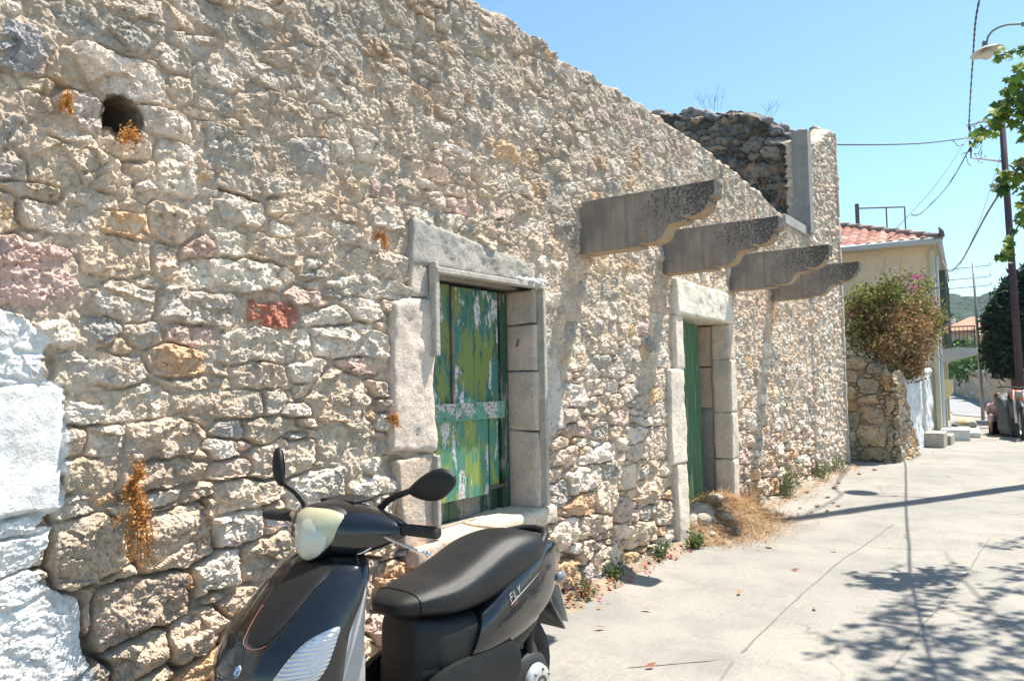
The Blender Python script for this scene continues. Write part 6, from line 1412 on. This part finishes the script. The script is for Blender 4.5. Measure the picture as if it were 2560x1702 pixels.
for s_ in (1, -1):
    g_ = MB(); L0, L1 = .262, .398
    g_.tube([(-.088, s_*.22, .980), (-.090, s_*.262, .982)], .022, 14)
    hbuild(g_, 'switch_housing', M_matte, smooth=True, angle=40)
    g_ = MB(); g_.lathe([(.0001, L0), (.0175, L0), (.0185, L0+.01), (.0175, L0+.02), (.0170, (L0+L1)/2), (.0172, L1-.02), (.0190, L1-.008), (.0185, L1), (.014, L1+.004), (0.0001, L1+.004)], (0, 0, 0), 'Y', 22)
    for k in range(9):
        for j in range(12):
            a = 2*pi*j/12+k*.26; q = L0+.024+.0115*k; g_.box((.0172*cos(a), q, .0172*sin(a)), (.004, .006, .004), rot=Matrix.Rotation(-a, 3, 'Y').to_quaternion() if False else None)
    for i_, v_ in enumerate(g_.v): g_.v[i_] = (v_[0]-.090, s_*v_[1], v_[2]+.984)
    hbuild(g_, 'grip', M_rub, smooth=False)
    lv__ = MB(); lv__.tube([(-.045, s_*.205, .972), (-.030, s_*.235, .968), (-.022, s_*.27, .962), (-.020, s_*.32, .952), (-.028, s_*.362, .940), (-.040, s_*.392, .930)], [.008, .009, .0075, .006, .0055, .0055], 10, flat=.6); lv__.blob((-.042, s_*.396, .929), (.009, .009, .009), 12, 8)
    hbuild(lv__, 'brake_lever', M_chr, smooth=True)
    ms = MB(); ms.tube([(-.125, s_*.115, 1.00), (-.128, s_*.125, 1.035), (-.132, s_*.150, 1.060), (-.136, s_*.185, 1.078), (-.139, s_*.225, 1.092), (-.140, s_*.258, 1.104)], [.017, .0135, .0115, .0110, .0105, .0095], 12); ms.lathe([(.0001, -.01), (.024, -.01), (.020, .012), (.014, .02)], (-.125, s_*.115, 1.0), 'Z', 18)
    if s_ < 0:
        ms = MB(); ms.tube([(-.115, -.195, .985), (-.115, -.215, 1.02), (-.110, -.238, 1.05), (-.102, -.262, 1.074), (-.092, -.284, 1.090), (-.082, -.300, 1.103)], [.017, .0135, .0115, .0110, .0105, .0095], 12)
    hbuild(ms, 'mirror_stem', M_matte, smooth=True)
    mh = MB(); rings = []
    for t in [0, .04, .12, .25, .4, .55, .7, .82, .92, .98, 1.0]:
        y = .245+t*.188; hh = .056*(max(0, sin(pi*(t*.93+.035)))**.60)*(.62+.55*t if t < .7 else 1.0); th = .020*(max(0, sin(pi*(t*.9+.05))))**.5+.002; zc_ = 1.103+.045*t-.004
        rings.append([Vector((-.140+th*sg(cos(2*pi*k/20), .9)*(1.25 if cos(2*pi*k/20) > 0 else .45), s_*y, zc_+hh*sin(2*pi*k/20))) for k in range(20)])
    TM = Matrix.Identity(4)
    if s_ < 0: TM = Matrix.Translation((-.082, -.300, 1.103)) @ Matrix.Rotation(radians(-30), 4, 'Z') @ Matrix.Rotation(radians(-36), 4, 'X') @ Matrix.Scale(.72, 4, (0, 1, 0)) @ Matrix.Translation((.140, .247, -1.104))
    rings = [[TM @ p for p in r_] for r_ in rings]
    mh.loft(rings); mirr = hbuild(mh, 'mirror', M_matte, smooth=True, angle=70)
    gl = MB(); gl.loft([[Vector((-.1505, s_*(.350+.072*f_*cos(2*pi*k/24)), 1.125+f_*.038*sin(2*pi*k/24)+.02*f_*cos(2*pi*k/24))) for k in range(24)] for f_ in (1, .02)], cap=False); gl.v = [tuple(TM @ Vector(p)) for p in gl.v]; hbuild(gl, 'mirror_glass', M_chr, mirr, smooth=True)
ds = MB(); ds.box((-.10, 0, 1.062), (.10, .16, .012)); hbuild(ds, 'dashboard', M_matte, bevel=.006)
cb_ = MB(); cb_.tube([(-.03, .19, .94), (.0, .16, .915), (-.02, .10, .90), (-.03, .05, .89)], .004, 6); cb_.tube([(-.05, .17, .935), (-.02, .13, .905), (-.04, .07, .892)], .0035, 6); hbuild(cb_, 'brake_cable', M_chr, smooth=True)
# ------------------------------------------------------------ far end of the street: covered motorbike, trail bike, person
M_cov = plain('grey_tarpaulin', (0.085, 0.10, 0.115), .6, dirt=(0.11, 0.125, 0.14), dscale=6, bump=.3, bscale=14)
cvr = empty('covered_motorbike', (20.3, .72, 0), 0, 'motorbike hidden under a dark grey cover at the right edge of the street', 'motorbike')
mb = MB(); rings = []
for t in np.linspace(0, 1, 22):
    z = .05+.86*t; w = .30*(1-.35*t**2)*(1 if t < .93 else 1-(t-.93)*9); d_ = .62*(1-.45*t**1.5)*(1 if t < .95 else .7); c_ = []
    for k in range(40):
        a = 2*pi*k/40; f_ = 1+.07*sin(a*7+t*2)*(1-t)+.04*sin(a*11+3*t)
        c_.append(Vector((20.35+.10*t+d_*cos(a)*f_, .70+.16*(t-.5)+.02*sin(t*9)+w*sg(sin(a), .8)*f_, z+.03*sin(a*3+1)*t)))
    rings.append(c_)
mb.loft(rings); mb.build('cover', M_cov, cvr, smooth=True)
for x in (19.85, 20.9): mb = MB(); mb.lathe([(.18, -.05), (.27, -.05), (.29, 0), (.27, .05), (.18, .05)], (x, .66, .29), 'Y', 24); mb.build('wheel', M_rub, cvr, smooth=True)
# trail bike, nose towards the camera
M_or = plain('orange_red_plastic', (.62, .10, .02), .4); M_spk = plain('spoke_steel', (.4, .4, .4), .35, .8)
tb_ = empty('trail_motorcycle', (19.15, .50, 0), radians(188), 'trail motorcycle with orange trim and spoked front wheel cut by the right edge', 'motorcycle')
def lb(mb, name, mat, parent=None, **k): return mb.build(name, mat, parent or tb_, local=True, **k)
for x in (0.0, -1.38):
    mb = MB(); mb.lathe([(.255, -.025), (.27, -.045), (.32, -.045), (.345, 0), (.32, .045), (.27, .045), (.255, .025), (.255, -.025)], (x, 0, .345), 'Y', 40); t_ = lb(mb, 'wheel', M_rub, smooth=True)
    mb = MB(); mb.lathe([(.245, -.02), (.262, -.026), (.262, .026), (.245, .02), (.245, -.02)], (x, 0, .345), 'Y', 40)
    for k in range(18): a = 2*pi*k/18; mb.tube([(x+.03*cos(a+.4), .03*(-1)**k, .345+.03*sin(a+.4)), (x+.25*cos(a), 0, .345+.25*sin(a))], .003, 4)
    mb.lathe([(0, -.06), (.035, -.06), (.035, .06), (0, .06)], (x, 0, .345), 'Y', 14); lb(mb, 'rim', M_spk, t_, smooth=True)
mb = MB()
for y in (-.09, .09): mb.tube([(0, y, .345), (-.30, y, 1.02)], [.026, .020], 8)
lb(mb, 'fork', M_alu, smooth=True)
mb = MB(); mb.loft([[Vector((x, y, z)) for y in (-w, w)]+[Vector((x, y, z+.02)) for y in (w*.6, -w*.6)] for x, z, w in ((.36, .66, .02), (.15, .74, .045), (-.1, .78, .05), (-.3, .74, .04))]); lb(mb, 'front_mudguard', M_matte, smooth=True)
mb = MB(); mb.tube([(-.32, -.38, 1.08), (-.30, -.2, 1.10), (-.28, 0, 1.06), (-.30, .2, 1.10), (-.32, .38, 1.08)], .014, 8); lb(mb, 'handlebar', M_matte, smooth=True)
mb = MB(); mb.box((-.18, 0, .93), (.05, .13, .13)); lb(mb, 'headlight', plain('pale_lens', (.3, .28, .24), .3), bevel=.03)
mb = MB(); mb.loft([ring(x, hw, z0, z1, .7, 20) for x, hw, z0, z1 in ((-.28, .08, .86, 1.0), (-.42, .14, .80, 1.02), (-.62, .12, .82, .98), (-.75, .08, .84, .92))]); lb(mb, 'tank', M_or, smooth=True)
mb = MB(); mb.loft([ring(x, hw, z0, z1, .6, 20) for x, hw, z0, z1 in ((-.72, .07, .84, .92), (-1.0, .11, .86, .93), (-1.4, .10, .90, .97), (-1.6, .04, .94, .98))]); lb(mb, 'seat', M_seat, smooth=True)
mb = MB(); mb.box((-.68, 0, .52), (.42, .26, .40)); mb.tube([(-.35, 0, .9), (-.5, .06, .35), (-.9, .06, .30), (-1.38, .1, .345)], .03, 8); mb.tube([(-.5, .1, .45), (-.42, .16, .25), (-1.0, .17, .40), (-1.6, .15, .65)], .035, 8); lb(mb, 'engine', plain('engine_grey', (.14, .135, .13), .45, .5), bevel=.03)
mb = MB()
for y in (-.36, .36): mb.tube([(-.31, y*.8, 1.09), (-.28, y, 1.25)], .006, 6); mb.blob((-.28, y, 1.30), (.012, .06, .045), 10, 6)
lb(mb, 'mirror', M_matte, smooth=True)

# person sitting low on the far side of the covered bike, seen over it; legs below
PSC = .86
ps = empty('person', (20.75, 1.02, 0), 0, 'person in pale pink top sitting low behind the covered motorbike, knees bent', 'person')
M_skin = plain('skin', (.42, .24, .16), .55, dirt=(.38, .21, .14), dscale=20); M_hair = plain('reddish_hair', (.16, .055, .025), .6, dirt=(.09, .035, .02), dscale=60)
def skin_body(name, verts, edges, radii, mat, parent, sub=2):
    me = bpy.data.meshes.new(name); me.from_pydata([tuple(v) for v in verts], edges, []); me.update(); o = link(name, me, mat, parent)
    sk = o.modifiers.new('skin', 'SKIN'); sk.use_smooth_shade = True
    lay = me.skin_vertices if len(me.skin_vertices) else None
    if lay is None:
        me.attributes  # layer is made by the modifier on first evaluation
        bpy.context.view_layer.objects.active = o; o.select_set(True)
        try: bpy.ops.mesh.customdata_skin_add()
        except Exception: pass
        o.select_set(False)
    for i, r_ in enumerate(radii): me.skin_vertices[0].data[i].radius = r_ if isinstance(r_, tuple) else (r_, r_)
    me.skin_vertices[0].data[0].use_root = True
    sb = o.modifiers.new('sub', 'SUBSURF'); sb.levels = sub; sb.render_levels = sub; return o
X0, Y0 = 20.75, 1.0
vs = [(X0+.10, Y0-.02, .40), (X0+.04, Y0-.02, .56), (X0-.02, Y0-.03, .70), (X0-.04, Y0-.03, .80), (X0-.06, Y0-.04, .86), (X0-.09, Y0-.05, .95),
      (X0-.02, Y0+.17, .74), (X0-.10, Y0+.20, .52), (X0-.28, Y0+.12, .50), (X0-.34, Y0+.08, .50),
      (X0-.02, Y0-.21, .74), (X0-.12, Y0-.25, .54), (X0-.30, Y0-.18, .52), (X0-.36, Y0-.15, .52),
      (X0+.04, Y0+.10, .38), (X0-.34, Y0+.14, .47), (X0-.20, Y0+.13, .10), (X0-.30, Y0+.13, .05),
      (X0+.04, Y0-.12, .38), (X0-.34, Y0-.12, .48), (X0-.22, Y0-.10, .10), (X0-.33, Y0-.11, .05)]
es = [(0, 1), (1, 2), (2, 3), (3, 4), (4, 5), (3, 6), (6, 7), (7, 8), (8, 9), (3, 10), (10, 11), (11, 12), (12, 13), (0, 14), (14, 15), (15, 16), (16, 17), (0, 18), (18, 19), (19, 20), (20, 21)]
rd = [.13, .12, .14, .07, .05, .09, .055, .042, .032, .028, .055, .042, .032, .028, .09, .065, .042, .04, .09, .065, .042, .04]
body = skin_body('body', vs, es, rd, M_skin, ps)
mb = MB()
for ring_ in [0]:
    mb.loft([[Vector((X0+dx+rx*cos(2*pi*k/18), Y0-.02+ry*sin(2*pi*k/18), z)) for k in range(18)] for z, rx, ry, dx in ((.34, .16, .19, .09), (.45, .15, .17, .07), (.58, .145, .17, .03), (.70, .14, .20, -.02), (.79, .11, .21, -.03), (.83, .06, .08, -.045))])
    for s_ in (1, -1): mb.tube([(X0-.03, Y0-.02+s_*.15, .77), (X0-.05, Y0-.02+s_*.21, .70), (X0-.09, Y0-.02+s_*.235, .60)], [.07, .065, .058], 12)
mb.build('pink_top', plain('pale_pink_cloth', (.52, .34, .34), .85, bump=.3, bscale=20), ps, smooth=True)
mb = MB()
for y in (.12, -.12): mb.tube([(X0+.06, Y0+y, .38), (X0-.18, Y0+y, .43), (X0-.37, Y0+y, .47), (X0-.33, Y0+y, .36)], [.11, .095, .082, .07], 12)
mb.build('shorts', plain('pale_cloth', (.50, .38, .40), .85), ps, smooth=True)
hd_ = Vector((X0-.09, Y0-.05, .97))
mb = MB(); mb.blob(hd_+Vector((.02, 0, .015)), (.105, .092, .115), 18, 12, .03); mb.blob(hd_+Vector((.07, 0, -.06)), (.06, .06, .08), 12, 8, .05); mb.build('hair', M_hair, body, smooth=True)
mb = MB()
for y in (.034, -.034): mb.blob(hd_+Vector((-.085, y, .0)), (.008, .013, .008), 10, 6)
mb.build('eyes', plain('eye_dark', (.05, .03, .02), .2), body, smooth=True)
mb = MB(); mb.blob(hd_+Vector((-.094, 0, -.022)), (.018, .012, .022), 10, 6); mb.build('nose', M_skin, body, smooth=True)
mb = MB(); mb.blob(hd_+Vector((-.082, 0, -.058)), (.010, .022, .006), 10, 6); mb.build('mouth', plain('lips', (.35, .12, .10), .5), body, smooth=True)
for j, (hx2, hy2) in enumerate(((X0-.36, Y0+.08), (X0-.38, Y0-.15))):
    for f_ in range(4):
        vsf = [(hx2, hy2+.012*(f_-1.5), .505), (hx2-.035, hy2+.014*(f_-1.5), .512-.003*f_), (hx2-.06, hy2+.014*(f_-1.5), .497), (hx2-.068, hy2+.013*(f_-1.5), .478)]
        skin_body('finger', vsf, [(0, 1), (1, 2), (2, 3)], [.012, .009, .008, .007], M_skin, body, 1)
    skin_body('thumb', [(hx2+.01, hy2+.02, .50), (hx2-.015, hy2+.040, .495), (hx2-.035, hy2+.045, .485)], [(0, 1), (1, 2)], [.012, .010, .008], M_skin, body, 1)
mb = MB()
for y, x in ((.13, -.30), (-.11, -.33)): mb.loft([ring(X0+x+dx, hw, z0, z1, .7, 14, v0=Y0+y) for dx, hw, z0, z1 in ((.12, .03, .0, .09), (.08, .042, 0, .11), (.0, .045, 0, .08), (-.08, .045, 0, .055), (-.12, .02, 0, .03))])
mb.build('shoes', plain('dark_shoe', (.03, .028, .03), .5), ps, smooth=True)
ps.scale = (PSC, PSC, PSC)
mb = MB(); mb.box((X0+.12, Y0-.02, .13), (.34, .40, .30)); tag(mb.build('stone_seat_block', M_ash, bevel=.02), 'low stone block that the person in pink sits on', 'stone block')
# rounded stone by the house corner, kerb
mb = MB(); mb.col = (.5, .42, .3); mb.blob((22.6, 1.75, .10), (.35, .22, .16), 14, 8, .05); tag(mb.build('kerb_boulder', M_wall, attr='tint', smooth=True), 'low rounded stone at the far corner of the cream house', 'stone')
mb = MB(); mb.loft([[Vector((20.9+x, 1.62+y, z)) for x, y, z in ((-.5, 0, .01), (.5, -.02, .01), (.45, .3, .16), (-.4, .3, .20))], [Vector((20.9+x, 1.62+y, z)) for x, y, z in ((-.45, .02, .03), (.45, 0, .03), (.42, .28, .18), (-.38, .28, .23))]]); tag(mb.build('rubbish_bag', plain('blue_grey_sheet', (.07, .10, .12), .5, bump=.5, bscale=10), bevel=.03), 'blue grey sheet lying against the steps of the cream house', 'sheet')
